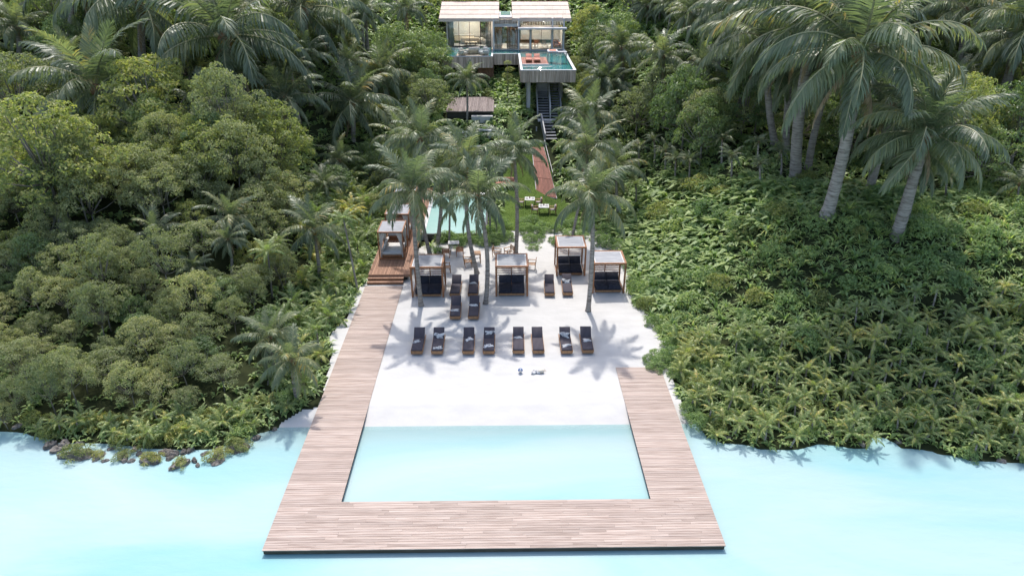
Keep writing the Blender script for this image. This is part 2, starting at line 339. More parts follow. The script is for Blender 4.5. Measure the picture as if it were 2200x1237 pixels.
xs = np.concatenate([np.arange(-300, -50, 12), np.arange(-50, 50.01, 0.6), np.arange(56, 301, 12)])
ys = np.concatenate([np.arange(14, 60, 0.5), np.arange(60, 130, 1.2), np.arange(132, 420, 12)])
def terr_mesh(X, Y):
    z = terr(X, Y); return np.where(inpoly(X, Y, SAND), np.minimum(z, sandz(X, Y) - .22), z)
V, F = grid(xs, ys, terr_mesh)
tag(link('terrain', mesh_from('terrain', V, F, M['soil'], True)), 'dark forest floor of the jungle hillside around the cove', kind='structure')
# lagoon
W_Z = -0.30
V, F = grid(np.concatenate([[-900., -300, -60], np.arange(-30, 30.1, .5), [60, 300, 900]]), np.concatenate([[-600., -100, 0, 15], np.arange(20, 32.1, .25), [60]]), lambda X, Y: X * 0 + W_Z)
me = mesh_from('lagoon_water', V, F, M['water'])
dep = W_Z - (sandz(V[:, 0], V[:, 1]) - .05); sh = np.where((V[:, 0] > -14) & (V[:, 0] < 9.8), .8 * np.exp(-np.maximum(dep, 0) / .11), 0) * (V[:, 1] < 33)
a_ = me.attributes.new('shallow', 'FLOAT', 'POINT'); a_.data.foreach_set('value', sh.astype(np.float32))
tag(link('lagoon_water', me), 'pale milky turquoise lagoon around the timber jetty', kind='structure')
# beach
V, F = grid(np.arange(-16, 14, 0.15), np.arange(22.2, 58, 0.15), lambda X, Y: sandz(X, Y) - 0.05, lambda x, y: inpoly(x, y, SAND))
tag(link('sand_beach', mesh_from('sand_beach', V, F, M['sand'], True)), 'raked white sand beach between jungle and lagoon', kind='structure')
# lawn
LAWNPX = [(1062, 497), (1078, 440), (1085, 395), (1105, 372), (1165, 372), (1200, 418), (1245, 462), (1300, 490), (1255, 486), (1180, 491)]
LAWN = [at(x, y)[:2] for x, y in LAWNPX]
V, F = grid(np.arange(-3, 14, 0.3), np.arange(54, 76, 0.3), lambda X, Y: np.maximum(terr(X, Y), -0.05) + 0.07, lambda x, y: inpoly(x, y, LAWN))
tag(link('lawn', mesh_from('lawn', V, F, M['lawn'], True)), 'bright green mown lawn with dining tables', kind='structure')
rng = np.random.default_rng(5)
n = 42000
gx, gy = rng.uniform(-3, 14, n), rng.uniform(54, 76, n); k = inpoly(gx, gy, LAWN); gx, gy = gx[k], gy[k]; n = len(gx)
gz = np.maximum(terr(gx, gy), -0.05) + 0.065; a = rng.uniform(0, 6.28, n); hh = rng.uniform(0.04, 0.10, n); ln = rng.uniform(-.05, .05, (n, 2))
V = np.stack([np.stack([gx - .018 * np.cos(a), gy - .018 * np.sin(a), gz], -1), np.stack([gx + .018 * np.cos(a), gy + .018 * np.sin(a), gz], -1), np.stack([gx + ln[:, 0], gy + ln[:, 1], gz + hh], -1)], 1).reshape(-1, 3)
tag(link('grass', mesh_from('grass', V, np.arange(3 * n).reshape(-1, 3), M['grass'])), 'short green grass blades of the dining lawn', kind='stuff')

# ------------------------------------------------------------------ jetty (U-shaped timber deck)
rnd = random.Random(11)
DX0, DX1, DXI0, DXI1, DY0, DY1, DYR, DYL = -10.2, 9.3, -7.45, 6.64, 20.55, 23.32, 34.05, 45.0
jetty = thing('timber_jetty', 'weathered U-shaped timber jetty framing the shallow lagoon in front of the beach', 'jetty', (0, DY0, 0), world=True)
boards = []                      # (x0, x1, y0, y1)
P_W = 0.1375
rows = int((DY1 - DY0) / P_W)
for r in range(rows):
    y0 = DY0 + r * P_W; x = DX0
    while x < DX1 - 0.05:
        L = rnd.uniform(1.9, 3.7) if x > DX0 else rnd.uniform(0.9, 3.4)
        x1 = x + L
        if DX1 - x1 < 0.7: x1 = DX1
        boards.append((x, x1, y0, y0 + P_W)); x = x1
yF = DY0 + rows * P_W
for r in range(int((DYR - yF) / P_W)): boards.append((DXI1, DX1, yF + r * P_W, yF + (r + 1) * P_W))
left_rows = [(DX0, DXI0, yF + r * P_W, yF + (r + 1) * P_W) for r in range(int((DYL - yF) / P_W))]
split_rows = []
for b in left_rows:
    split_rows.append(b)
n_single = max(0, 300 - len(boards)); boards += split_rows[:n_single]; rest = split_rows[n_single:]
unit = mesh_from('plank', np.array([(x, y, z) for x in (-.5, .5) for y in (-.5, .5) for z in (-.5, .5)]), [(0, 1, 3, 2), (4, 6, 7, 5), (0, 4, 5, 1), (2, 3, 7, 6), (0, 2, 6, 4), (1, 5, 7, 3)], M['plank'])
PL = {}
def plank_mesh(L, w):
    key = round(L, 1)
    if key not in PL:
        me = unit.copy(); me.name = 'plank'
        for v in me.vertices: v.co.x *= key; v.co.y *= w; v.co.z *= 0.035
        PL[key] = me
    return PL[key], L / key
for (x0, x1, y0, y1) in boards:
    me, sx = plank_mesh(x1 - x0 - 0.006, P_W - 0.011)
    link('plank', me, jetty, ((x0 + x1) / 2, (y0 + y1) / 2 - DY0, -0.0175 + rnd.uniform(-.003, .003)), sc=(sx, 1, 1))
mb = MB()
for (x0, x1, y0, y1) in rest: mb.bx(x0 + .003, x1 - .003, y0 + .005, y1 - .006, -.035, rnd.uniform(-.003, .003))
tag(mb.build('plank_rows', M['plank_s'], jetty), kind='stuff')
for d in ((DX0 + .04, DX1 - .04, DY0 + .03, DY0 + .13), (DX0 + .04, DXI0 - .04, DY0 + 1.4, DY0 + 1.5), (DXI0, DXI1, DY1 - .15, DY1 - .05)):
    B('beam', M['beam'], jetty, d[0], d[1], d[2], d[3], -.24, -.038)
for x in (DX0 + .04, DXI0 - .14): B('joist', M['beam'], jetty, x, x + .1, DY0 + .16, DYL - .05, -.24, -.038)
for x in (DXI1 + .04, DX1 - .14): B('joist', M['beam'], jetty, x, x + .1, DY0 + .16, DYR - .05, -.24, -.038)
for x in np.linspace(DX0 + .3, DX1 - .3, 8):
    for y in (DY0 + .35, DY1 - .4): MB().tube([(x, y, -1.9), (x, y, -.045)], .09, 8).build('pile', M['beam'], jetty)
for x in (DX0 + .35, DXI0 - .35):
    for y in (26, 29): MB().tube([(x, y, -1.6), (x, y, -.045)], .09, 8).build('pile', M['beam'], jetty)
for x in (DXI1 + .35, DX1 - .35):
    for y in (26, 29): MB().tube([(x, y, -1.6), (x, y, -.045)], .09, 8).build('pile', M['beam'], jetty)

# ------------------------------------------------------------------ raised boardwalk with steps
WX0, WX1, WY0, WY1, WZ = -10.1, -7.05, 45.85, 66.0, 0.5
bw = thing('raised_boardwalk', 'raised red-brown boardwalk with three steps running beside the infinity pool', 'boardwalk', (WX0, WY0, 0), world=True)
nb = 25; w = (WX1 - WX0) / nb
for i in range(nb): B('plank', M['boardwalk'], bw, WX0 + i * w + .008, WX0 + (i + 1) * w - .008, WY0, WY1 if i > 12 else 63.5, WZ - .04, WZ)
B('fascia', M['boardwalk'], bw, WX0, WX1, WY0 - .045, WY0 - .003, WZ - .2, WZ - .004)
B('side_beam', M['teak_l'], bw, WX1 + .003, WX1 + .06, WY0 - .04, WY1, WZ - .25, WZ - .003)
B('plinth', M['beam'], bw, WX0 + .2, WX1 - .2, WY0 + .2, 63.4, -.1, WZ - .05)
for k in range(2):
    z = WZ - .17 * (k + 1); y1 = WY0 - .05 - .3 * k
    B('step_tread', M['boardwalk'], bw, -10.12, -7.45, y1 - .3, y1 - .003, z - .045, z)
    B('riser', M['teak'], bw, -10.1, -7.47, y1 - .27, y1 - .24, z - .19, z - .048)

# ------------------------------------------------------------------ infinity pool
PX0, PX1, PY0, PY1, PZ = -6.65, -1.42, 53.35, 63.2, 0.58
pool = thing('infinity_pool', 'pale green infinity pool with black tiled outer wall beside the boardwalk', 'pool', (-4, PY0, 0), world=True)
B('outer_wall', M['blacktile'], pool, PX0, PX1, PY0, PY0 + .18, -.12, PZ)
B('outer_wall', M['blacktile'], pool, PX1 - .18, PX1, PY0 + .183, PY1, -.12, PZ - .006)
B('coping', M['white'], pool, PX0 - .33, PX0 - .003, PY0 + .3, PY1, -.1, PZ + .03)
B('coping', M['white'], pool, PX0 - .33, PX1, PY1 + .003, PY1 + .5, -.1, PZ + .05)
B('water', M['poolwater'], pool, PX0, PX1 - .183, PY0 + .183, PY1 - .003, 0, PZ - .012)

# ------------------------------------------------------------------ sun loungers
def make_lounger():
    t = thing('sun_lounger', 'x', 'sun lounger')
    W, Lb = .70, 1.36
    for s in (-1, 1):
        MB().bx(s * W / 2 - .025, s * W / 2 + .025, -.02, 1.98, .16, .27).build('side_rail', M['teak_l'], t)
        MB().bx(s * (W / 2 - .06) - .03, s * (W / 2 - .06) + .03, .05, .11, 0, .158).build('leg', M['teak'], t)
        MB().bx(s * (W / 2 - .06) - .03, s * (W / 2 - .06) + .03, 1.82, 1.88, 0, .158).build('leg', M['teak'], t)
    MB().bx(-W / 2, W / 2, -.07, -.023, .08, .28).build('foot_board', M['teak_l'], t)
    for k in range(9): MB().bx(-W / 2 + .03, W / 2 - .03, .05 + k * .15, .15 + k * .15, .235, .262).build('slat', M['teak'], t)
    MB().pad(-W / 2 + .01, W / 2 - .01, -.03, Lb, .27, .375, .035).build('mattress', M['stripe'], t, True)
    m = Matrix.Translation((0, Lb + .01, .285)) @ Matrix.Rotation(R(42), 4, 'X')
    MB().pad(-W / 2 + .01, W / 2 - .01, 0, .76, .0, .10, .035).xf(m).build('backrest', M['stripe'], t, True)
    MB().bx(-W / 2 + .03, W / 2 - .03, .02, .74, -.035, -.004).xf(m).build('backrest_board', M['teak'], t)
    return t
LG = [  # foot centre pixel, label
    (895.5, 760, 'charcoal striped sun lounger with one towel, end of the long row by the jetty walkway'),
    (939, 760, 'charcoal striped sun lounger with towels at head and foot, second from the jetty walkway'),
    (1006, 760, 'charcoal striped sun lounger with grey towel across its waist, third from the jetty walkway'),
    (1050, 760, 'charcoal striped sun lounger with towels on backrest and foot, fourth from the jetty walkway'),
    (1114, 759, 'charcoal striped sun lounger with one pale towel, fifth from the jetty walkway, sunlit'),
    (1157, 759, 'empty charcoal striped sun lounger without towels in the long front row'),
    (1218, 759, 'charcoal striped sun lounger with two white towels, next to last of the long row'),
    (1263, 758, 'charcoal striped sun lounger with folded towel, end of the long row by the jungle'),
    (978, 685, 'charcoal striped sun lounger with towel at its foot, in the pair behind the front row'),
    (1017, 685, 'charcoal striped sun lounger with towel on backrest, in the pair beside the palm trunk'),
    (977, 636, 'empty charcoal striped sun lounger beside the vine-side slatted daybed pavilion'),
    (1016, 636, 'charcoal striped sun lounger with one towel beside the middle pavilion and palm trunk'),
    (1181, 635, 'empty charcoal striped sun lounger in the pair between two pavilions'),
    (1220, 634, 'charcoal striped sun lounger with small towel in the pair between two pavilions')]
lg0 = make_lounger(); LPOS = []
for i, (px, py, lab) in enumerate(LG):
    o = lg0 if i == 0 else copy_tree(lg0)
    p = at(px, py, 0.1); o.location = (p[0], p[1] + .07, 0.004); o.rotation_euler = (0, 0, R(rnd.uniform(-2.0, 2.0)))
    tag(o, lab.replace('vine-side ', ''), 'sun lounger', 'sun loungers on the sand'); LPOS.append(o)
def crumple(name, w, l, seed, m, label, cat, loc, rz, group, tilt=0.0, amp=.06):
    r = np.random.default_rng(seed); nx, ny = 15, 11; a = r.uniform(0, 6.28, 10); f = r.uniform(5, 16, 8)
    u = np.linspace(-1, 1, nx); v = np.linspace(-1, 1, ny); V = []
    for y in v:
        for x in u:
            wob = 1 + .22 * math.sin(3 * math.atan2(y, x + 1e-6) + a[0]) + .14 * math.sin(5 * math.atan2(y, x + 1e-6) + a[1])
            fx = x * w / 2 * wob; fy = y * l / 2 * wob + .25 * l * x * math.sin(a[7])
            z = amp * abs(math.sin(f[0] * .6 * x + a[2] + 1.4 * y) * math.sin(f[1] * .3 * y + a[3])) + amp * .6 * abs(math.sin(f[2] * .8 * (x + y) + a[4]))
            z *= max(0, 1 - max(abs(x), abs(y)) ** 4) ; V.append((fx, fy, z + .012))
    F = [(j * nx + i, j * nx + i + 1, (j + 1) * nx + i + 1, (j + 1) * nx + i) for j in range(ny - 1) for i in range(nx - 1)]
    n0 = len(V); ring = list(range(nx)) + [j * nx + nx - 1 for j in range(1, ny)] + [(ny - 1) * nx + i for i in range(nx - 2, -1, -1)] + [j * nx for j in range(ny - 2, 0, -1)]
    V += [(V[k][0], V[k][1], 0.0) for k in ring]; q = len(ring)
    F += [(ring[(k + 1) % q], ring[k], n0 + k, n0 + (k + 1) % q) for k in range(q)]
    o = link(name, mesh_from(name, V, F, m, True), None, loc, (tilt, 0, rz)); return tag(o, label, cat, group)
TW = [  # lounger index, (dx, dy along), kind
    (0, -.14, .92, 'pale towel dropped on the lounger at the walkway end of the front row'), (1, .02, 1.47, 'crumpled towel under the backrest of the second front-row lounger'), (1, .04, .18, 'rumpled white towel on the foot of the second front-row lounger'),
    (2, .0, 1.22, 'grey towel across the third front-row lounger'), (3, .05, 1.62, 'white towel draped on the backrest of the fourth front-row lounger'), (3, -.05, .42, 'white towel near the foot of the fourth front-row lounger'),
    (4, .02, 1.36, 'long pale towel on the fifth front-row lounger'), (6, -.04, 1.5, 'white towel on the backrest of the next-to-last front-row lounger'), (6, .0, .42, 'small white towel near the foot of the next-to-last front-row lounger'),
    (7, .03, .98, 'folded grey towel on the lounger at the jungle end of the front row'), (8, -.08, .62, 'towel at the foot of the lounger in the pair behind the front row'), (9, 0, 1.36, 'towel on the backrest of the lounger beside the palm trunk'),
    (11, -.02, 1.38, 'towel on the lounger beside the middle pavilion'), (13, .0, 1.44, 'small towel on the lounger between two pavilions')]
for i, (li, dx, dy, lab) in enumerate(TW):
    o = LPOS[li]; up = max(0.0, dy - 1.37)
    z = .385 + (math.sin(R(42)) * up / math.cos(R(42)) + (.02 if up else 0)); tl = R(42) if up > .06 else 0
    crumple('towel', .52 if i % 3 else .44, .24 + .08 * (i % 2), 40 + i, M['towel'], lab, 'towel', (o.location.x + dx, o.location.y + dy - .03, z), R(rnd.uniform(-10, 30)), 'towels left on the loungers', tl)
# beach ball and bundle
p = at(1118, 799)
ball = thing('beach_ball', 'small blue and white beach ball lying on the open sand', 'ball', (p[0], p[1], 0.0))
bm_v = []; N = 12
for s in range(6):
    mb = MB(); a0 = s * math.pi / 3; V = []; F = []
    for j in range(7):
        th = math.pi * j / 6
        for k in range(3):
            a = a0 + k * math.pi / 6; V.append((.14 * math.sin(th) * math.cos(a), .14 * math.sin(th) * math.sin(a), .14 + .14 * math.cos(th)))
    for j in range(6):
        for k in range(2): F.append((j * 3 + k, (j + 1) * 3 + k, (j + 1) * 3 + k + 1, j * 3 + k + 1))
    mb.add(V, F).build('panel', M['blue'] if s % 2 else M['white'], ball, True)
p = at(1151, 800)
crumple('rumpled_towel', .5, .26, 91, M['towel'], 'rumpled grey beach towel lying on the sand near the ball', 'towel', (p[0], p[1], .0), .1, None, amp=.13)
p = at(1163, 800)
bag = thing('straw_bag', 'tan straw beach bag tipped over on the sand beside a rumpled towel', 'bag', (p[0], p[1], 0), .3)
MB().tube([(-.16, 0, .11), (-.06, 0, .115), (.08, 0, .11), (.16, 0, .12)], [.06, .105, .11, .09], 10).build('bag_body', M['beige'], bag, True)
MB().tube([(.16, -.06, .14), (.27, -.07, .1), (.27, .07, .1), (.16, .06, .14)], .012, 6).build('handle', M['teak_l'], bag, True)

# ------------------------------------------------------------------ daybed pavilions
def pavilion(pl, pr, label, depth=2.1, slat_side=0):
    a, b = at(*pl), at(*pr); W = b[0] - a[0] + .1; y0 = (a[1] + b[1]) / 2; x0 = (a[0] + b[0]) / 2
    t = thing('daybed_pavilion', label, 'pavilion', (x0, y0 + .05, 0), 0, 'daybed pavilions on the sand')
    H = 2.38; h = W / 2; pw = .115
    for sx in (-1, 1):
        for y in (0, depth): MB().box((sx * (h - pw / 2), y, H / 2 - .06), (pw, pw, H - .12)).build('post', M['teak'], t)
        MB().bx(sx * (h - pw / 2) - .06, sx * (h - pw / 2) + .06, -.06, depth + .06, H - .13, H).build('roof_beam', M['teak'], t)
        MB().bx(sx * (h - pw / 2) - .03, sx * (h - pw / 2) + .03, .05, depth - .05, .02, .10).build('floor_rail', M['teak'], t)
    for y in (0, depth): MB().bx(-h + .12, h - .12, y - .06, y + .06, H - .128, H - .003).build('roof_beam', M['teak'], t)
    MB().bx(-h + .205, h - .205, .155, depth - .155, H - .06, H - .03).build('roof_cloth', M['roofcloth'], t)
    for e in ((-h + .122, h - .122, .064, .15), (-h + .122, h - .122, depth - .15, depth - .064)): MB().bx(e[0], e[1], e[2], e[3], H - .07, H - .025).build('roof_border', M['white'], t)
    for e in ((-h + .122, -h + .2), (h - .2, h - .122)): MB().bx(e[0], e[1], .151, depth - .151, H - .07, H - .025).build('roof_border', M['white'], t)
    MB().bx(-.035, .035, depth - .03, depth + .03, .1, H - .12).build('mullion', M['teak'], t)
    for k in range(5):
        for s in (-1, 1): MB().bx(min(s * .04, s * (h - .1)), max(s * .04, s * (h - .1)), depth - .012, depth + .012, .62 + k * .17, .68 + k * .17).build('slat', M['teak'], t)
    if slat_side:
        for k in range(5): MB().bx(slat_side * (h - .06) - .01, slat_side * (h - .06) + .01, 1.15, depth - .06, .62 + k * .2, .68 + k * .2).build('slat', M['teak'], t)
        MB().bar((slat_side * (h - .05), depth - .1, .2), (slat_side * (h - .05), .75, H - .15), .03, .05).build('brace', M['teak'], t)
    # daybed: a thing of its own
    d = thing('daybed', 'x', 'daybed', (x0, y0 + .1, 0), 0, 'dark daybeds under the pavilions')
    hw = h - .24
    MB().bx(-hw, hw, .0, 1.85, .03, .19).build('bed_frame', M['teak_l'], d)
    for s in (-1, 1):
        a0, a1 = (.008, hw - .01) if s > 0 else (-hw + .01, -.008)
        MB().pad(a0, a1, -.02, 1.3, .193, .43, .05).build('seat_cushion', M['navy'], d, True)
        m = Matrix.Translation((0, 1.32, .33)) @ Matrix.Rotation(R(52), 4, 'X')
        MB().pad(a0, a1, 0, .62, 0, .16, .05).xf(m).build('back_cushion', M['navy'], d, True)
    return t, d
PV = [((886, 640), (953, 637), 'teak pavilion with cross-braced side beside the raised boardwalk steps', 1, 'navy daybed under the cross-braced pavilion by the boardwalk'),
      ((1066, 637), (1133, 636), 'teak pavilion with slatted back standing alone amid the sand beside a palm', 0, 'navy daybed under the pavilion beside the palm amid the sand'),
      ((1196, 593), (1256, 592), 'teak pavilion set back against the hedge bushes', 0, 'navy daybed under the pavilion set back by the hedge'),
      ((1273, 629), (1340, 630), 'teak pavilion at the jungle edge behind the lone beach palm', 0, 'navy daybed under the pavilion at the jungle edge')]
for pl, pr, lab, sl, dl in PV:
    t, d = pavilion(pl, pr, lab, 2.1, sl); tag(d, dl)

# ------------------------------------------------------------------ curtained cabanas on the boardwalk
def cabana(y0, label, blab, full=True):
    x0, x1 = -9.68, -7.72; D = 2.3; H = 2.32; xm = (x0 + x1) / 2
    t = thing('curtained_cabana', label, 'cabana', (xm, y0, WZ), 0, 'curtained cabanas on the boardwalk'); h = (x1 - x0) / 2; pw = .085
    for sx in (-1, 1):
        for y in (0, D): MB().box((sx * (h - pw / 2), y, H / 2), (pw, pw, H - .12)).build('post', M['teak'], t)
        for z in (H - .1, .005): MB().bx(sx * (h - pw / 2) - .044, sx * (h - pw / 2) + .044, -.045, D + .045, z, z + .1).build('beam', M['teak'], t)
    for y in (0, D):
        for z in (H - .098, .007): MB().bx(-h + .087, h - .087, y - .043, y + .043, z, z + .096).build('beam', M['teak'], t)
    MB().bx(-h + .09, h - .09, .05, D - .05, H - .06, H - .02).build('roof_cloth', M['roofcloth'], t)
    for sx in (-1, 1):
        for yy, sg in ((.1, 1), (D - .1, -1)):      # gathered curtain: wide at the top, tied to the post low down
            nz, nx = 10, 13; V = []
            for j in range(nz):
                tz = j / (nz - 1); z = .12 + tz * (H - .25)
                wd = .10 + .40 * tz ** 2.2
                for i in range(nx):
                    ti = i / (nx - 1); V.append((sx * (h - .1 - wd * ti), yy + sg * (.045 * math.sin(ti * 20 + j * .3) + .03), z))
            F = [(j * nx + i, j * nx + i + 1, (j + 1) * nx + i + 1, (j + 1) * nx + i) for j in range(nz - 1) for i in range(nx - 1)]
            o = link('curtain', mesh_from('curtain', V, F, M['curtain'], True), t)
            sol = o.modifiers.new('thick', 'SOLIDIFY'); sol.thickness = .012
    b = thing('cabana_bed', blab, 'bed', (xm, y0, WZ), 0, 'white beds inside the cabanas')
    MB().bx(-h + .17, h - .17, .2, D - .15, .1, .3).build('bed_base', M['teak'], b)
    MB().pad(-h + .18, h - .18, .18, D - .16, .303, .52, .06).build('mattress', M['linen'], b, True)
    for k in range(3):
        m = Matrix.Translation((-h + .22, .35 + k * .62, .54)) @ Matrix.Rotation(R(-62), 4, 'Y')
        MB().pad(0, .5, 0, .58, -.06, .10, .06).xf(m).build('pillow', M['pillow'], b, True)
    return t
cabana(48.5, 'teak cabana with tied linen curtains nearest the boardwalk steps', 'white bed with striped pillows in the cabana nearest the steps')
cabana(52.3, 'second teak cabana with linen curtains further along the boardwalk', 'white bed in the second cabana along the boardwalk')
cabana(57.5, 'third teak cabana half hidden by palm fronds far along the boardwalk', 'white bed in the third cabana along the boardwalk')

# ------------------------------------------------------------------ dining tables and teak chairs
def make_chair(mw, arm=True, cush=None):
    t = thing('dining_chair', 'x', 'chair')
    for sx in (-1, 1):
        MB().bx(sx * .27 - .025, sx * .27 + .025, -.28, -.23, 0, .62 if arm else .42).build('leg', mw, t)
        MB().bar((sx * .27, .26, 0), (sx * .27, .36, .86), .05).build('leg', mw, t)
        if arm: MB().bx(sx * .28 - .04, sx * .28 + .04, -.31, .30, .622, .655).build('armrest', mw, t)
    for k in range(5): MB().bx(-.245, .245, -.27 + k * .11, -.18 + k * .11, .40, .425).build('seat_slat', mw, t)
    for k in range(4):
        z = .50 + k * .10; MB().bx(-.24, .24, .293 + k * .0115, .318 + k * .0115, z, z + .07).build('back_slat', mw, t)
    if cush is not None:
        MB().pad(-.23, .23, -.26, .25, .428, .50, .03).build('cushion', cush, t, True)
        m = Matrix.Translation((0, .22, .50)) @ Matrix.Rotation(R(76), 4, 'X'); MB().pad(-.22, .22, 0, .36, 0, .1, .03).xf(m).build('back_cushion', cush, t, True)
    return t
def make_table(mw, top, lab, cat_loc, rz, w=.95, d=.85, group=None):
    t = thing('dining_table', lab, 'table', cat_loc, rz, group)
    n = 7
    for k in range(n): MB().bx(-w / 2 + k * w / n + .004, -w / 2 + (k + 1) * w / n - .004, -d / 2, d / 2, .70, .735).build('top_board', top, t)
    for sx in (-1, 1):
        for sy in (-1, 1): MB().bx(sx * (w / 2 - .05) - .03, sx * (w / 2 - .05) + .03, sy * (d / 2 - .05) - .03, sy * (d / 2 - .05) + .03, 0, .698).build('leg', mw, t)
        MB().bx(sx * (w / 2 - .05) - .015, sx * (w / 2 - .05) + .015, -d / 2 + .085, d / 2 - .085, .61, .697).build('apron', mw, t)
    return t
ch_a = make_chair(M['teak_l']); ch_b = make_chair(M['teak_l'], True, M['greycush']); ch_p = make_chair(M['teak'], False)
used = {}
def chair(proto, px, py, face, lab, z=0.004, ground=None):
    o = proto if proto.name not in used else copy_tree(proto); used[proto.name] = 1
    p = at(px, py, 0) if ground is None else ground(px, py)
    o.location = (p[0], p[1], p[2] + z); o.rotation_euler = (0, 0, R(face)); return tag(o, lab, 'chair', 'teak dining chairs')
# chair faces -Y at 0 deg; +90 turns its front to +X
chair(ch_p, 960, 551, 180 - 8, 'armless slatted teak chair at the pale sand table by the hedge, beside the boardwalk end')
chair(ch_p, 988, 548, 180 + 6, 'armless slatted teak chair at the pale sand table by the hedge, beside the palm trunks')
p = at(975, 541); make_table(M['teak_l'], M['linen'], 'small pale-topped table against the hedge on the sand', (p[0], p[1] + .25, .004), R(4), .9, .7)
chair(ch_a, 960, 584, 100, 'teak armchair half hidden behind the cross-braced pavilion roof')
chair(ch_a, 1006, 571, 100, 'teak armchair with a pale cushion turned to the palm trunk')
p = at(1022, 565); make_table(M['teak_l'], M['teak_l'], 'small teak table half hidden behind the leaning palm trunks', (p[0], p[1] + .3, .004), R(6), .8, .8)
crumple('throw_pillow', .5, .4, 71, M['linen'], 'pale throw pillow on the teak armchair by the palm trunk', 'pillow', (at(1006, 571)[0], at(1006, 571)[1] + .1, .44), .3, None, R(30), .10)
chair(ch_a, 1068, 552, 75, 'teak armchair turned sideways behind the lone pavilion amid the sand')
chair(ch_a, 1093, 550, -60, 'teak armchair beside the slim palm trunk behind the lone pavilion')
chair(ch_a, 1142, 577, -95, 'teak armchair standing right beside the lone pavilion post')
crumple('seat_pillow', .45, .4, 72, M['pillow'], 'striped seat pillow on the sideways armchair behind the lone pavilion', 'pillow', (at(1068, 552)[0], at(1068, 552)[1] + .02, .44), .2, None, 0, .10)
crumple('seat_pillow', .42, .4, 73, M['pillow'], 'striped seat pillow on the armchair beside the slim palm trunk', 'pillow', (at(1093, 550)[0], at(1093, 550)[1] + .02, .44), .5, None, 0, .10)
lg = lambda px, py: (at(px, py, .03)[0], at(px, py, .03)[1], max(T1(*at(px, py, .03)[:2]), -.05) + .07)
for i, (tx, ty) in enumerate(((1138, 442), (1168, 458))):
    p = lg(tx, ty); w = ('set near the timber ramp', 'set nearer the hedge path')[i]
    t = make_table(M['black'], M['linen'], 'white-topped dining table laid for two on the lawn, ' + w, (p[0], p[1], p[2]), R(-3), .95, .95, 'lawn dining tables')
    for sx in (-1, 1):
        chair(ch_b, tx + sx * 19, ty + 1, 90 * -sx, 'cushioned teak armchair on the lawn, %s end of the table %s' % (('house-stair', 'pool')[sx < 0], w), ground=lg)
        pl = thing('place_setting', 'plate with napkin on the lawn table %s, %s side' % (w, ('stair', 'pool')[sx < 0]), 'plate', (p[0] + sx * .27, p[1], p[2] + .738))
        MB().tube([(0, 0, 0), (0, 0, .012), (0, 0, .02)], [.08, .13, .14], 12).build('plate', M['white'], pl, True)
        MB().box((0, .22, .01), (.1, .06, .02), .2).build('napkin', M['greycush'], pl)
    pl = thing('table_vase', 'small dark bottle standing on the lawn table ' + w, 'bottle', (p[0], p[1] + .05, p[2] + .738))
    MB().tube([(0, 0, 0), (0, 0, .13), (0, 0, .17), (0, 0, .24)], [.04, .045, .016, .015], 8).build('bottle_body', M['redwood'], pl, True)
p = lg(1085, 412)
so = thing('outdoor_sofa', 'teak sofa with salmon cushions at the edge of the lawn behind palm fronds', 'sofa', p, R(-6))
MB().bx(-.95, .95, -.4, .4, .12, .28).build('sofa_frame', M['teak'], so)
for sx in (-1, 1):
    MB().bx(sx * .95 - .04, sx * .95 + .04, -.42, .42, 0, .6).build('sofa_arm', M['teak'], so)
    MB().pad(min(sx * .01, sx * .9), max(sx * .01, sx * .9), -.4, .25, .283, .45, .04).build('seat_cushion', M['salmon'], so, True)
    MB().pad(min(sx * .01, sx * .9), max(sx * .01, sx * .9), .26, .40, .283, .85, .04).build('back_cushion', M['salmon'], so, True)

# ------------------------------------------------------------------ timber ramp and grey stair up the slope
RF0, RF1 = np.array(at(1153, 420, .05)), np.array(at(1196, 428, .05))
rt0, rt1 = np.array(aty(1143, 318, 70.8)), np.array(aty(1168, 318, 70.8))
ramp_t = thing('timber_ramp', 'long red timber ramp climbing from the lawn towards the grey stair', 'ramp', tuple(RF0), world=True)
nr = 13
for sec in range(3):
    t0, t1 = sec / 3 + .004, (sec + 1) / 3 - .004
    for k in range(nr):
        pts = []
        for (s, u) in ((t0, k / nr + .006), (t0, (k + 1) / nr - .006), (t1, (k + 1) / nr - .006), (t1, k / nr + .006)):
            a = RF0 + (RF1 - RF0) * u; b = rt0 + (rt1 - rt0) * u; q = a + (b - a) * s; q[2] += .25 * math.sin(math.pi * s) * .3 + .12; pts.append(q)
        V = [tuple(q) for q in pts] + [tuple(q - np.array((0, 0, .05))) for q in pts]
        MB().add(V, [(0, 1, 2, 3), (7, 6, 5, 4), (0, 4, 5, 1), (1, 5, 6, 2), (2, 6, 7, 3), (3, 7, 4, 0)]).build('plank', M['redwood'], ramp_t)
for a, b in ((RF0, rt0), (RF1, rt1)):
    MB().bar(tuple(a + np.array((0, .05, .02))), tuple(b + np.array((0, 0, .02))), .09, .16).build('side_beam', M['greymetal'], ramp_t)
MB().bar(tuple(RF0 + np.array((0, 0, .02))), tuple(RF1 + np.array((0, 0, .02))), .08, .12).build('end_beam', M['greymetal'], ramp_t)
for u in (0.35, .65, 1.0):
    q = RF1 + (rt1 - RF1) * u; MB().bar((q[0] + .06, q[1], q[2] - .4), (q[0] + .06, q[1], q[2] + .8), .04).build('rail_post', M['greymetal'], ramp_t)
q0 = RF1 + (rt1 - RF1) * .35; MB().bar((q0[0] + .06, q0[1], q0[2] + .82), (rt1[0] + .06, rt1[1], rt1[2] + .82), .05).build('handrail', M['greymetal'], ramp_t)

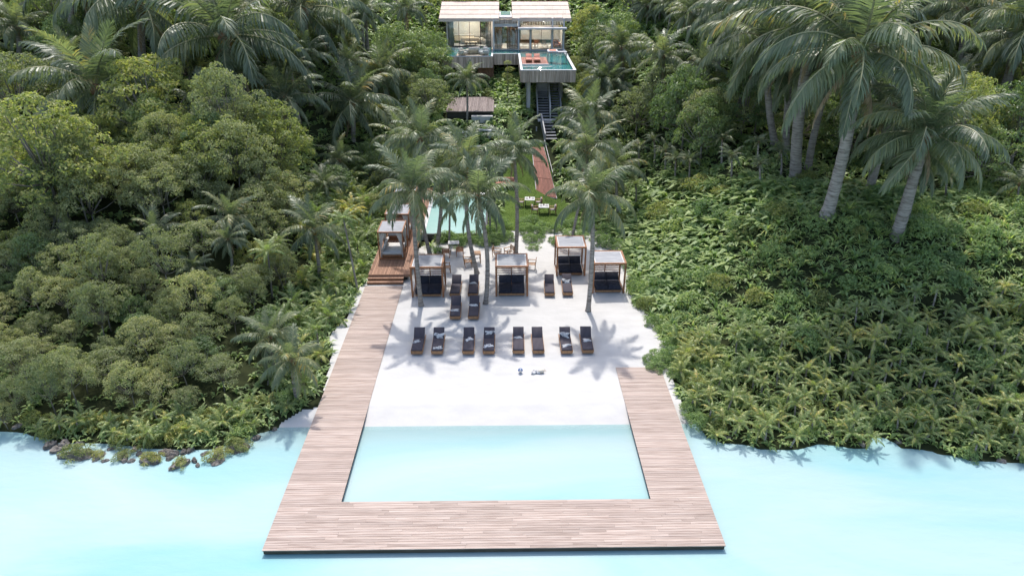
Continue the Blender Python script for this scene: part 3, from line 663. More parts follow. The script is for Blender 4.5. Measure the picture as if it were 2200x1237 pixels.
stair = thing('outdoor_stair', 'grey metal stair in two flights with solid balustrades under the cantilevered terrace', 'stair', aty(1165, 300, 72.0), world=True)
def flight(xL0, xR0, y0, z0, y1, z1, n, xs_=0.0):
    for k in range(n):
        t = (k + .5) / n; y = y0 + (y1 - y0) * t; z = z0 + (z1 - z0) * (k + 1) / n; d = (y1 - y0) / n; sh = xs_ * t
        B('tread', M['greymetal'], stair, xL0 + sh, xR0 + sh, y - d * .62, y + d * .5, z - .06, z)
fx = lambda px, py, y: aty(px, py, y)[0]
xa0, xa1 = fx(1172, 285, 72.5), fx(1196, 285, 72.5)
xb0, xb1 = fx(1157, 235, 75.5), fx(1180, 235, 75.5)
xc0, xc1 = fx(1176, 205, 79.5), fx(1199, 205, 79.5)
flight(xa0, xa1, 71.6, 3.6, 74.2, 5.0, 6, -.3)
B('landing', M['concrete'], stair, xb0 - .1, xc1 + .2, 74.25, 75.3, 5.0, 5.12)
flight(xb0, xb1, 75.3, 5.15, 79.4, 7.2, 10)
flight(xc0, xc1, 75.35, 5.15, 81.5, 8.6, 17, .1)
def panel(x, y0, z0, y1, z1, h, m=M['greymetal'], nm='balustrade', w=.06, dx=0.0):
    V = [(x - w, y0, z0), (x + w, y0, z0), (x + w + dx, y1, z1), (x - w + dx, y1, z1), (x - w, y0, z0 + h), (x + w, y0, z0 + h), (x + w + dx, y1, z1 + h), (x - w + dx, y1, z1 + h)]
    MB().add(V, [(3, 2, 1, 0), (4, 5, 6, 7), (0, 1, 5, 4), (1, 2, 6, 5), (2, 3, 7, 6), (3, 0, 4, 7)]).build(nm, m, stair)
panel(xb0 - .08, 75.3, 5.0, 79.5, 7.1, 1.0); panel(xb1 + .12, 75.2, 5.1, 81.5, 8.4, 1.2, M['concrete']); panel(xc1 + .08, 75.4, 5.0, 81.5, 8.4, 1.0)
panel(xa0 - .08, 71.5, 3.3, 74.2, 4.8, 1.1, dx=-.3)
B('end_panel', M['greymetal'], stair, xb0 - .02, xb1 + .05, 79.45, 79.55, 6.6, 8.1)
for x, y, zt in ((xb0 - .15, 75.2, 5), (xb0 - .3, 73.2, 4.7), (xc1 + .1, 75.2, 5.1)): MB().bar((x, y, T1(x, y) - .3), (x, y, zt), .14).build('support_post', M['greymetal'], stair)

# ------------------------------------------------------------------ the house on the slope
TZ = 10.1
hs = thing('hillside_villa', 'two-storey villa with pale shingle roofs, glass walls and grey timber clad terraces on stilts', 'house', (0, 93, TZ), world=True)
LX0, LX1, LYF, MYF, RX0, RX1, RYF = -7.18, -1.22, 85.6, 87.7, 1.98, 7.87, 76.0
GLY, GRY = 94.4, 91.5                      # glass fronts
def clad(x0, y0, x1, y1, z0, z1, w=.2, out=(0, -1)):
    L = math.hypot(x1 - x0, y1 - y0); n = int(round(L / w)); dx, dy = (x1 - x0) / L, (y1 - y0) / L
    for k in range(n):
        a, b = L * k / n + .006, L * (k + 1) / n - .006; o = .03 + .012 * (k * 7 % 3)
        pts = [(x0 + dx * a, y0 + dy * a), (x0 + dx * b, y0 + dy * b), (x0 + dx * b + out[0] * o, y0 + dy * b + out[1] * o), (x0 + dx * a + out[0] * o, y0 + dy * a + out[1] * o)]
        MB().prism(pts, z0, z1).build('cladding_board', M['greywood'], hs)
# floor slabs / terrace tubs
B('terrace_tub', M['concrete'], hs, LX0, LX1, LYF, GLY, TZ - 1.28, TZ - .12)
B('terrace_tub', M['concrete'], hs, LX1 + .003, RX0 - .003, MYF, GRY, TZ - 1.28, TZ - .12)
B('terrace_tub', M['concrete'], hs, RX0, RX1, RYF, GRY, TZ - 1.25, TZ - .45)
B('floor_slab', M['concrete'], hs, LX0, RX1, GRY + .003 + 3, 99.5, TZ - .6, TZ - .03)
B('floor_slab', M['concrete'], hs, LX1 + .2, RX1, GRY + .003, GRY + 3, TZ - .6, TZ - .02)
clad(LX0, LYF, LX1, LYF, TZ - 1.3, TZ - .03); clad(LX1, MYF, RX0, MYF, TZ - 1.28, TZ - .03); clad(RX0, RYF, RX1, RYF, TZ - 1.27, TZ - .03)
clad(LX0, 94, LX0, LYF, TZ - 1.3, TZ - .03, .25, (-1, 0)); clad(LX1, LYF + .02, LX1, MYF - .04, TZ - 1.3, TZ - .03, .2, (1, 0)); clad(RX0, MYF - .05, RX0, RYF, TZ - 1.27, TZ - .03, .25, (-1, 0)); clad(RX1, RYF, RX1, 91, TZ - 1.27, TZ - .03, .25, (1, 0))
for d in ((LX0 - .06, LX1 + .06, LYF - .07, LYF + .2), (RX0 - .06, RX1 + .06, RYF - .07, RYF + .22)): B('rim', M['white'], hs, *d, TZ - .028, TZ + .05)
B('rim', M['white'], hs, LX1 + .063, RX0 - .063, MYF - .07, MYF + .16, TZ - .028, TZ + .04)
for x0, x1, y0, y1 in ((LX0 - .06, LX0 + .2, LYF + .203, GLY), (LX1 - .16, LX1 + .06, LYF + .203, MYF + .16), (RX0 - .06, RX0 + .2, RYF + .223, MYF + .16), (RX1 - .24, RX1 + .06, RYF + .223, GRY)): B('rim', M['white'], hs, x0, x1, y0, y1, TZ - .026, TZ + .048)
# terrace pools and decks
B('pool_water', M['tealwater'], hs, LX0 + .2, LX1 - .16, LYF + .2, GLY - .4, TZ - .118, TZ - .06)
B('terrace_deck', M['greywood'], hs, LX0 + 1.6, LX1 - .5, LYF + .25, LYF + 3.6, TZ - .055, TZ - .01)
B('pool_water', M['tealwater'], hs, LX1 + .01, RX0 + .3, MYF + .16, GRY - .1, TZ - .118, TZ - .08)
B('pool_water', M['tealwater'], hs, RX0 + .2, RX1 - .24, RYF + .22, GRY - .5, TZ - .44, TZ - .14)
nb = 11
for k in range(nb): B('terrace_plank', M['redwood'], hs, RX0 + .25 + k * .27, RX0 + .25 + (k + 1) * .27 - .015, RYF + 4.3, RYF + 9.3, TZ - .1, TZ - .03)
B('deck_edge', M['white'], hs, RX0 + .25, RX0 + 3.25, RYF + 4.05, RYF + 4.29, TZ - .12, TZ - .02)
B('pool_ledge', M['concrete'], hs, RX0 + .25, RX0 + 3.6, RYF + 3.2, RYF + 3.5, TZ - .2, TZ - .125)
# stilts and undercroft
for x, y in ((2.9, 77.3), (6.75, 80.5), (6.3, 83.5), (3.0, 84)):
    z = T1(x, y); MB().bx(x - .16, x + .16, y - .16, y + .16, z - .6, TZ - 1.253).build('stilt', M['concrete'], hs)
    MB().bx(x - .28, x - .165, y - .1, y + .1, z - .6, TZ - 1.256).build('stilt_fin', M['greymetal'], hs)
B('undercroft_wall', M['white'], hs, -.9, 1.9, 92, 92.2, 7, TZ - 1.3)
for k in range(9): B('undercroft_slat', M['brownwood'], hs, -3.0 + k * .19, -3.0 + k * .19 + .17, 86.6, 86.75, 5.6, TZ - 1.29)
for k in range(14): B('undercroft_slat', M['brownwood'], hs, -1.27, -1.12, 86.78 + k * .3, 86.78 + k * .3 + .26, 5.6, TZ - 1.285)
B('undercroft_door', M['brownwood'], hs, -1.0, .6, 91.6, 91.75, 6.2, 8.55)
# structural frame
EZ = 13.75
def post(x, y, z0, z1, w=.2, m=None): MB().bx(x - w / 2, x + w / 2, y - w / 2, y + w / 2, z0, z1).build('column', m or M['white'], hs)
for x, y, z1 in ((LX0 - .0, GLY, EZ), (LX1 - .15, GLY - .1, EZ), (LX1 + .1, GRY - .1, EZ - .2), (2.05, GRY - .12, EZ), (3.55, GRY - .05, 12.6), (6.3, GRY - .05, EZ), (7.75, GRY - .05, EZ), (LX0, 99.3, EZ), (RX1 - .1, 99.3, EZ)): post(x, y, TZ - .1, z1)
def window(x0, x1, z0, z1, y, n, fm, fw=.05, name='window'):
    w = MB().bx(x0, x1, y - .03, y + .03, z0, z0 + fw).build(name, fm, hs)
    MB().bx(x0, x1, y - .03, y + .03, z1 - fw, z1).build('frame_rail', fm, w)
    for k in range(n + 1):
        x = x0 + (x1 - x0) * k / n; xx = min(max(x, x0 + fw / 2), x1 - fw / 2)
        MB().bx(xx - fw / 2, xx + fw / 2, y - .028, y + .028, z0 + fw + .002, z1 - fw - .002).build('mullion', fm, w)
    for k in range(n):
        a, b = x0 + (x1 - x0) * k / n + fw, x0 + (x1 - x0) * (k + 1) / n - fw
        MB().bx(a, b, y - .006, y + .006, z0 + fw, z1 - fw).build('pane', M['glass'], w)
window(LX0 + .12, LX1 - .27, TZ - .02, EZ - .05, GLY, 4, M['black'], .07)
window(LX1 + .22, 1.9, TZ + .0, EZ - 1.0, GRY + .15, 3, M['black'], .05)
window(2.18, 3.42, TZ, 12.5, GRY, 1, M['black'], .05); window(3.68, 6.18, TZ, 12.5, GRY, 2, M['black'], .05); window(6.42, 7.63, TZ, 12.5, GRY, 1, M['greymetal'], .05)
window(2.18, 6.18, 12.95, EZ + .1, GRY + .2, 4, M['black'], .05); window(6.42, 7.63, 12.95, EZ + .1, GRY + .2, 1, M['black'], .05)
for k in range(26): B('clerestory_slat', M['teak_l'], hs, 2.2 + k * .21, 2.2 + k * .21 + .12, GRY + .9, GRY + .95, 12.9, EZ + .1)
B('canopy', M['white'], hs, 1.95, 8.05, GRY - 1.2, GRY + .1, 12.6, 12.78)
B('lintel', M['concrete'], hs, LX1 + .2, 1.93, GRY - .05, GRY + .3, EZ - .95, EZ - .6); B('lintel', M['greywood'], hs, LX1 + .2, 1.93, GRY + .1, GRY + .35, EZ - .57, EZ - .1)
# rear and side walls, interior
B('rear_wall', M['white'], hs, LX0, -3.0, 99.3, 99.5, TZ - .02, EZ + 1.0); B('rear_wall', M['white'], hs, 2.5, RX1, 98.5, 98.7, TZ - .02, EZ + 1.0)
window(-3.0, 2.4, TZ, EZ, 99.3, 4, M['black'], .06)
B('side_wall', M['white'], hs, RX1 - .12, RX1, GRY + 2.2, 98.4, TZ - .02, EZ + .6)
B('partition', M['white'], hs, LX1 - .1, LX1 + .02, GLY + .3, 99.2, TZ - .02, EZ); B('partition', M['white'], hs, 2.0, 2.1, GRY + .4, 98.4, TZ - .02, EZ)
for k in range(14):
    if 4 <= k <= 6: continue
    B('entrance_slat', M['brownwood'], hs, LX1 + .28 + k * .215, LX1 + .28 + k * .215 + .2, GRY + .9, GRY + .97, TZ, EZ - .95)
for x in (LX0 + .45, LX1 - .6):
    V = []; nx = 16
    for z in (TZ, EZ - .1):
        for i in range(nx): V.append((x - .35 + .7 * i / (nx - 1), GLY + .35 + .07 * math.sin(i * 1.9), z))
    o = MB().add(V, [(i, i + 1, nx + i + 1, nx + i) for i in range(nx - 1)]).build('curtain', M['curtain'], hs, True); o.modifiers.new('thick', 'SOLIDIFY').thickness = .02
# roofs: slabs of shingle panels pitched towards the lagoon
def roof(x0, x1, name):
    y0, z0, y1, z1 = 91.6, 13.72, 97.6, 15.25; ny = (z1 - z0); L = math.hypot(y1 - y0, z1 - z0); dy, dz = (y1 - y0) / L, (z1 - z0) / L; nrm = (0, -dz, dy)
    r = MB().add([(x, y, z + o) for o in (-.28, 0) for (x, y, z) in ((x0, y0, z0), (x1, y0, z0), (x1, y1, z1), (x0, y1, z1))], [(3, 2, 1, 0), (4, 5, 6, 7), (0, 1, 5, 4), (1, 2, 6, 5), (2, 3, 7, 6), (3, 0, 4, 7)]).build('roof', M['brownwood'], hs)
    for i in range(4):
        s0, s1 = L * i / 4 - .02, L * (i + 1) / 4 - .03; n = 7; off = .5 * (i % 2)
        for k in range(-1, n + 1):
            a = max(x0 - .01, x0 + (x1 - x0) * (k + off) / n + .006); b = min(x1 + .01, x0 + (x1 - x0) * (k + 1 + off) / n - .006)
            if b - a < .05: continue
            lift0, lift1 = .075, .02
            V = []
            for th in (0.004, 1):
                for (x, s, lf) in ((a, s0, lift0), (b, s0, lift0), (b, s1, lift1 + .01), (a, s1, lift1 + .01)):
                    h = lf * th if th == 1 else .004; V.append((x, y0 + dy * s + nrm[1] * h, z0 + dz * s + nrm[2] * h))
            MB().add(V, [(3, 2, 1, 0), (4, 5, 6, 7), (0, 1, 5, 4), (1, 2, 6, 5), (2, 3, 7, 6), (3, 0, 4, 7)]).build('shingle_panel', M['roofwood'], r)
    B('roof_eave', M['roofwood'], r, x0 - .02, x1 + .02, y0 - .06, y0 - .003, z0 - .3, z0 + .09)
    B('ridge_cap', M['redwood'], r, x0 - .03, x1 + .03, y1 - .06, y1 + .16, z1 - .02, z1 + .07)
roof(-7.95, -.42, 'a'); roof(1.25, 8.65, 'b')
B('flat_roof', M['white'], hs, -.40, 1.23, 92.4, 99.4, EZ - .1, EZ + .14)
B('rooftop_pool', M['poolwater'], hs, -.2, 1.05, 94.5, 99, EZ + .143, EZ + .2)
# glass balustrades
def glassrail(x0, x1, y, z0, z1):
    w = MB().bx(x0, x1, y - .02, y + .02, z1, z1 + .035).build('glass_balustrade', M['greymetal'], hs); n = max(1, int((x1 - x0) / 1.4))
    for k in range(n): MB().bx(x0 + (x1 - x0) * k / n + .01, x0 + (x1 - x0) * (k + 1) / n - .01, y - .006, y + .006, z0, z1 - .003).build('pane', M['glass'], w)
glassrail(LX0 + .3, LX1 - .2, LYF + .3, TZ + .02, TZ + .95); glassrail(RX0 + 3.7, RX1 - .3, RYF + 5.0, TZ - .1, TZ + .9)
# furniture standing on and in the villa (things of their own)
def armchair(loc, rz, lab, m, w=.8):
    t = thing('lounge_armchair', lab, 'armchair', loc, rz, 'villa lounge seats')
    MB().pad(-w / 2, w / 2, -.4, .4, .1, .42, .08).build('seat', m, t, True); MB().pad(-w / 2, w / 2, .28, .5, .3, .85, .08).build('backrest', m, t, True)
    for s in (-1, 1):
        MB().pad(s * w / 2 - .1, s * w / 2 + .1, -.38, .4, .1, .6, .06).build('armrest', m, t, True)
        for y in (-.3, .3): MB().bx(s * (w / 2 - .1) - .03, s * (w / 2 - .1) + .03, y - .03, y + .03, 0, .098).build('leg', M['teak'], t)
armchair((LX0 + 2.4, LYF + 1.2, TZ - .01), R(60), 'beige rounded armchair on the villa pool terrace', M['beige']); armchair((LX0 + 3.6, LYF + 2.2, TZ - .01), R(200), 'wide beige lounge chair on the villa pool terrace', M['beige'], 1.4); armchair((LX1 - 1.1, LYF + 1.5, TZ - .01), R(-60), 'cream armchair at the corner of the villa pool terrace', M['linen'], 1.2)
armchair((-4.3, 97, TZ - .02), R(180), 'cream sofa behind the tall villa windows', M['beige'], 2.4); armchair((-2.4, 96.5, TZ - .02), R(120), 'cream armchair in the villa living room', M['linen'], .9); armchair((7.0, 93.3, TZ - .02), R(20), 'pink-grey armchair in the villa corner room', M['salmon'], .9)
for i, (x, y, pw) in enumerate(((-4.3, 96.8, 260), (.4, 93.6, 260), (5.0, 94.6, 260), (2.9, 92.6, 40))):  # living room and hall lamps added to brighten the interior; right-hand rooms glow warm
    t = thing('ceiling_lamp', 'warm ceiling lamp lit inside the villa, %s' % ('added to brighten the living room', 'added to brighten the entrance hall', 'dining room', 'wood-slatted corner')[i], 'lamp', (x, y, EZ - .45), 0, 'lit ceiling lamps of the villa')
    MB().tube([(0, 0, .3), (0, 0, .02)], .012, 6).build('cord', M['black'], t); MB().tube([(0, 0, .02), (0, 0, -.02), (0, 0, -.12)], [.05, .18, .22], 12, False).build('lamp_shade', M['beige'], t, True)
    ld = bpy.data.lights.new('lamp_bulb', 'POINT'); ld.energy = pw; ld.color = (1, .86, .68); ld.shadow_soft_size = .12; lo = bpy.data.objects.new('lamp_bulb', ld); C.objects.link(lo); lo.parent = t; lo.location = (0, 0, -.2)
tb = thing('coffee_table', 'low pale coffee table inside the villa living room', 'table', (-4.2, 95.6, TZ - .02)); MB().bx(-.8, .8, -.4, .4, .34, .4).build('table_top', M['beige'], tb)
for sx in (-1, 1): MB().bx(sx * .6 - .05, sx * .6 + .05, -.3, .3, 0, .338).build('table_leg', M['teak'], tb)
ct_ = thing('kitchen_counter', 'pale counter at the rear of the villa living room', 'counter', (-5.2, 98.6, TZ - .02)); MB().bx(-1.3, 1.3, -.35, .35, 0, .9).build('cabinet', M['beige'], ct_); MB().bx(-1.35, 1.35, -.4, .4, .903, .95).build('worktop', M['white'], ct_)
for i, dx in enumerate((.75, 1.7)):
    t = thing('terrace_lounger', 'pink cushioned lounger on the cantilevered terrace, %s' % ('by the rim' if i == 0 else 'by the glass counter'), 'lounger', (RX0 + .3 + dx, RYF + 6.0, TZ - .028), 0, 'terrace loungers')
    MB().bx(-.36, .36, -.8, 1.2, .12, .24).build('frame', M['teak'], t); MB().pad(-.34, .34, -.78, .55, .243, .36, .04).build('mattress', M['salmon'], t, True)
    m = Matrix.Translation((0, .56, .25)) @ Matrix.Rotation(R(35), 4, 'X'); MB().pad(-.34, .34, 0, .7, 0, .12, .04).xf(m).build('backrest', M['salmon'], t, True)
    for sx in (-1, 1):
        for y in (-.7, 1.1): MB().bx(sx * .3 - .03, sx * .3 + .03, y - .03, y + .03, 0, .118).build('leg', M['teak'], t)
t = thing('bar_counter', 'tall glass-sided counter with pale tray top on the cantilevered terrace', 'counter', (RX1 - 1.8, RYF + 5.9, TZ - .14))
MB().bx(-.9, 1.3, -.45, .45, 1.15, 1.22).build('counter_top', M['greymetal'], t); MB().bx(-.9, .25, -.4, 1.2, 1.223, 1.3).build('tray', M['white'], t); MB().bx(-.7, .1, -.2, .95, 1.303, 1.33).build('tray_inset', M['salmon'], t)
for x, y in ((-.85, -.4), (1.25, -.4), (-.85, .4), (1.25, .4)): MB().bx(x - .03, x + .03, y - .03, y + .03, 0, 1.148).build('leg', M['greymetal'], t)
MB().bx(-.8, 1.2, -.41, -.395, .1, 1.1).build('glass_side', M['glass'], t)
for i, (x, y, rz) in enumerate(((5.5, 92.6, 20), (4.2, 93.2, -40))):
    o = copy_tree(ch_p); o.location = (x, y, TZ - .02); o.rotation_euler = (0, 0, R(rz)); tag(o, ('dark wooden chair behind the villa glass near the corner', 'dark wooden chair further inside the villa glass room')[i], 'chair', 'villa dining chairs')
# patio below the villa
pt = thing('garden_patio', 'grey timber patio platform on the slope beneath the villa', 'patio', (-3.6, 78, 6.0), world=True)
for k in range(26): B('plank', M['patiowood'], pt, -6.2 + k * .2, -6.2 + k * .2 + .185, 74.9, 82.4, 5.9, 6.0)
B('patio_base', M['beam'], pt, -6.1, -1.1, 75.3, 82.2, 4.4, 5.898)
B('step', M['concrete'], pt, -.95, .3, 77.6, 79.6, 5.3, 5.75); B('step', M['concrete'], pt, -3.4, -1.1, 74.2, 74.85, 4.9, 5.6)
for i, (x, y, w) in enumerate(((-4.6, 72.3, 1.6), (-1.9, 72.6, 1.4), (-3.2, 70.5, 1.7), (-4.9, 69.2, 1.2))):
    z = T1(x, y) + .15; t = thing('stone_bench', ('white stone bench below the patio beside the slim palm', 'white stone bench below the patio corner step', 'white stone bench half hidden in shrubs below the patio', 'short white stone bench lowest among the shrubs below the patio')[i], 'bench', (x, y, z), R((5, -20, 12, -8)[i]), 'stone benches below the patio')
    MB().bx(-w / 2, w / 2, -.25, .25, .38, .5).build('bench_seat', M['white'], t)
    for s in (-1, 1): MB().bx(s * (w / 2 - .15) - .1, s * (w / 2 - .15) + .1, -.22, .22, -.4, .378).build('bench_leg', M['concrete'], t)

# ------------------------------------------------------------------ plant meshes
def nrm(a): return a / np.maximum(np.linalg.norm(a, axis=-1, keepdims=True), 1e-9)
def frond_geo(e0, droop, npair, leafl, width, vee, grav, seed, stalk=.14):
    """one pinnate frond of unit length in the XZ plane, rising from the origin towards +X"""
    r = np.random.default_rng(seed); N = 24; t = np.linspace(0, 1, N + 1)
    e = np.radians(e0 - droop * t ** 1.35); ds = 1.0 / N
    P = np.zeros((N + 1, 3)); P[1:, 0] = np.cumsum(np.cos(e[:-1])) * ds; P[1:, 2] = np.cumsum(np.sin(e[:-1])) * ds
    P[:, 1] = .04 * np.sin(t * 2.4 + seed) * t
    def on(s, A): return np.stack([np.interp(s, t, A[:, k]) for k in range(3)], -1)
    Tn = np.stack([np.cos(e), 0 * e, np.sin(e)], -1); Nn = np.stack([-np.sin(e), 0 * e, np.cos(e)], -1)
    V = []; F = []; n = 0
    rr = .014 * (1 - .85 * t)                                     # rachis: three-sided
    ring = np.stack([P + Nn * rr[:, None], P + np.array([0, 1, 0]) * rr[:, None], P - np.array([0, 1, 0]) * rr[:, None]], 1)
    V.append(ring.reshape(-1, 3))
    for i in range(N):
        for k in range(3): F.append((i * 3 + k, i * 3 + (k + 1) % 3, i * 3 + 3 + (k + 1) % 3, i * 3 + 3 + k))
    n = (N + 1) * 3
    for side in (-1, 1):
        s = np.linspace(stalk, .995, npair) + r.uniform(-.004, .004, npair); s = np.clip(s, 0, 1)
        base = on(s, P); Tt = nrm(on(s, Tn)); Nt = nrm(on(s, Nn)); u = (s - stalk) / (1 - stalk)
        ang = np.radians(78 - 58 * u ** 1.1) + r.normal(0, .06, npair); sd = np.array([0, side, 0])
        d0 = nrm(sd * np.sin(ang)[:, None] + Tt * np.cos(ang)[:, None] + Nt * (vee + r.normal(0, .07, npair))[:, None])
        ln = leafl * (.42 + .58 * np.sin(np.pi * np.clip(.16 + .74 * u, 0, 1)) ** .8) * (1 - .35 * u) * r.uniform(.85, 1.1, npair)
        g = grav * r.uniform(.7, 1.3, npair)
        d1 = nrm(d0 + np.array([0, 0, -1]) * (g * .55)[:, None]); d2 = nrm(d0 + np.array([0, 0, -1]) * (g * 1.5)[:, None])
        m1 = base + d1 * (ln * .5)[:, None]; tip = m1 + d2 * (ln * .5)[:, None]
        wv = nrm(np.cross(d1, nrm(np.cross(Tt, d1)))); wv = nrm(Tt - d1 * np.sum(Tt * d1, -1, keepdims=True)); tw = r.normal(0, .28, npair)[:, None]; wv = wv * np.cos(tw) + np.cross(d1, wv) * np.sin(tw)
        w = width * r.uniform(.8, 1.15, npair)[:, None]
        Q = np.stack([base - wv * w * .35, base + wv * w * .35, m1 + wv * w * .5, m1 - wv * w * .5, tip], 1).reshape(-1, 3)
        V.append(Q)
        for i in range(npair):
            o = n + i * 5; F.append((o, o + 1, o + 2, o + 3)); F.append((o + 3, o + 2, o + 4))
        n += npair * 5
    return np.concatenate(V), F
CLS = [(84, 28, .22, .1), (72, 48, .18, .3), (60, 66, .10, .55), (46, 80, .02, .8), (32, 88, -.05, .95), (16, 88, -.1, 1.0), (-4, 78, -.15, 1.0), (-28, 52, -.2, .9)]
def frond_set(npair, leafl, width, m, tagname, classes, nv=2):
    out = []
    for c in classes:
        e0, dr, ve, gr = CLS[c]; row = []
        for k in range(nv):
            V, F = frond_geo(e0, dr + 10 * k, npair, leafl, width, ve, gr, c * 10 + k + npair); row.append(mesh_from(tagname, V, F, m))
        out.append(row)
    for row in out:
        for me in row: me.materials.append(M['rachis']); me.polygons.foreach_set('material_index', np.concatenate([np.ones(72, np.int32), np.zeros(len(me.polygons) - 72, np.int32)]))
    return out
FR = frond_set(48, .28, .0172, M['palm'], 'frond', range(8))
FRD = [mesh_from('dead_frond', *frond_geo(-50, 38, 30, .20, .018, -.2, 1.2, 77 + k), M['dead']) for k in range(2)]
FS = frond_set(26, .25, .030, M['palm_y'], 'frond', range(1, 7))          # smaller palms: fewer, broader leaflets
def crown_mesh(sets, counts, seed, m, jit=8):
    r = np.random.default_rng(seed); VV = []; FF = []; MI = []; n = 0; az = r.uniform(0, 6.28)
    for c, k in counts:
        for q in range(k):
            az += 2.399 + r.normal(0, .15); me = sets[c][q % len(sets[c])]
            V = np.empty(len(me.vertices) * 3, np.float32); me.vertices.foreach_get('co', V); V = V.reshape(-1, 3)
            s = r.uniform(.82, 1.1); a = az; ca, sa = math.cos(a), math.sin(a); ti = math.radians(r.normal(0, jit)); cti, sti = math.cos(ti), math.sin(ti)
            V = np.stack([V[:, 0] * cti - V[:, 2] * sti, V[:, 1], V[:, 0] * sti + V[:, 2] * cti], -1) * s
            V = np.stack([V[:, 0] * ca - V[:, 1] * sa, V[:, 0] * sa + V[:, 1] * ca, V[:, 2]], -1)
            FF += [[i + n for i in p.vertices] for p in me.polygons]; MI += [p.material_index for p in me.polygons]; VV.append(V); n += len(V)
    return mesh_from('crown', np.concatenate(VV), FF, [m, M['rachis']], mi=MI)
SMALLC = [crown_mesh(FS, [(0, 2), (1, 3), (2, 3), (3, 3), (4, 2), (5, 1)], 300 + k, M['palm_y']) for k in range(7)]
FARC = [crown_mesh(FR, [(0, 2), (1, 3), (2, 4), (3, 4), (4, 4), (5, 3), (6, 2)], 330 + k, M['palm']) for k in range(3)]
def trunk_mesh(base, top, r0, r1, n=16, sides=10, flare=1.5, bend=.0, seed=0):
    a = Vector(base); b = Vector(top); r = random.Random(seed); pts = []; rad = []
    for i in range(n + 1):
        t = i / n; p = a.lerp(b, t); lean = math.sin(math.pi * t) * bend
        p = p + Vector((lean, lean * .3, 0)); pts.append(p)
        rr = r1 + (r0 - r1) * (1 - t) + r0 * (flare - 1) * max(0, 1 - t * 9) ** 1.5
        rad.append(rr * (1 + (.035 if i % 2 else -.03)))
    return MB().tube(pts, rad, sides)
def fruit(parent, z, r, seed):
    q = random.Random(seed); mb = MB()
    for k in range(7):
        a = q.uniform(0, 6.28); d = q.uniform(.6, 1.0) * r * 2.2; c = (d * math.cos(a), d * math.sin(a), z - q.uniform(.2, 1.2) * r * 2.5)
        mb.tube([(c[0], c[1], c[2] - r), (c[0], c[1], c[2] - r * .6), (c[0], c[1], c[2]), (c[0], c[1], c[2] + r * .6), (c[0], c[1], c[2] + r)], [r * .1, r * .75, r, r * .75, r * .1], 6)
    return tag(mb.build('coconuts', M['coconut'], parent, True), kind='stuff')
PALM_N = 0
PALMPX = []
def hides(px, py, y, rp=0): return any(y < Y_ + 2.5 and ((px - x_) ** 2 + (py - y_) ** 2 < (L_ * .75 + rp * .6) ** 2 or (px - x_ * .5 - bx_ * .5) ** 2 + (py - y_ * .5 - by_ * .5) ** 2 < (rp * .8 + 8) ** 2) for x_, y_, L_, Y_, bx_, by_ in PALMPX)
def palm(bpx, cpx, Lpx, label, trunk_px=None, group=None, counts=None, base=None, dead=2, nuts=True, cat='palm tree', name='coconut_palm', y_shift=0.0):
    global PALM_N; PALM_N += 1; q = random.Random(900 + PALM_N)
    b = base if base is not None else onland(*bpx)
    c = aty(cpx[0], cpx[1], b[1] + y_shift); sc = pix(*c)[2]; L = Lpx / sc
    PALMPX.append((cpx[0], cpx[1], Lpx, b[1], *pix(*b)[:2])); t = thing(name, label, cat, b, 0, group)
    top = (c[0] - b[0], c[1] - b[1], c[2] - b[2]); r1 = (trunk_px or 11) / sc / 2 * .62; r0 = (trunk_px or 11) / sc / 2 * .86
    trunk_mesh((0, 0, -.4), top, r0, r1, 22, 10, 1.6, q.uniform(-.12, .12) * top[2] * .4).build('trunk', M['bark'], t, True)
    MB().tube([(top[0], top[1], top[2] - L * .10), (top[0], top[1], top[2] - L * .02), (top[0], top[1], top[2] + L * .06)], [r1 * 1.1, r1 * 1.7, r1 * .6], 9).build('crown_shaft', M['fibre'], t, True)
    az = q.uniform(0, 6.28)
    for ci, k in (counts or [(0, 2), (1, 2), (2, 3), (3, 3), (4, 3), (5, 4), (6, 3), (7, 2)]):
        for j in range(k):
            az += 2.399 + q.gauss(0, .13); s = L * q.uniform(.9, 1.12) * (.82 if ci in (0, 7) else 1)
            link('frond', FR[ci][j % 2], t, top, (q.gauss(0, .12), math.radians(q.gauss(0, 5)), az), (s, s * q.choice((-1, 1)), s))
    for j in range(dead):
        az += 2.4; s = L * q.uniform(.45, .65); link('dead_frond', FRD[j % 2], t, (top[0], top[1], top[2] - L * .05), (0, 0, az), (s, s, s))
    if nuts: o = fruit(t, 0, max(.10, L * .026), PALM_N); o.location = (top[0], top[1], top[2] - L * .02)
    return t
# ---- palms on and behind the beach
sb = lambda x, y: at(x, y, -.05)
palm(0, (885, 412), 118, 'coconut palm on the sand in front of the cross-braced pavilion', 13, base=sb(905, 657))
palm(0, (1027, 424), 112, 'coconut palm on the sand beside the pair of loungers, leaning slightly', 13, base=sb(1042, 653))
palm(0, (1003, 352), 108, 'coconut palm leaning out of the sand between tables and pavilion', 12, base=sb(1027, 587))
palm(0, (1104, 325), 92, 'slim coconut palm on the sand behind the lone middle pavilion', 11, base=sb(1108, 549))
palm(0, (1273, 424), 112, 'lone coconut palm on the sand in front of the jungle-edge pavilion', 13.5, base=sb(1263, 668))
palm(0, (903, 300), 98, 'coconut palm beside the boardwalk edge in front of the infinity pool', 11, base=sb(926, 548))
palm(0, (950, 372), 84, 'coconut palm rising from the hedge at the infinity pool corner', 11, base=sb(938, 524), nuts=False)
palm((1227, 512), (1262, 322), 92, 'thin-trunked palm in the hedge behind the set-back pavilion', 8)
palm((1262, 372), (1266, 255), 98, 'coconut palm on the slope beside the foot of the grey stair', 12)
palm((1003, 262), (1003, 172), 52, 'slim pale green palm in front of the villa patio', 6, dead=0, nuts=False)
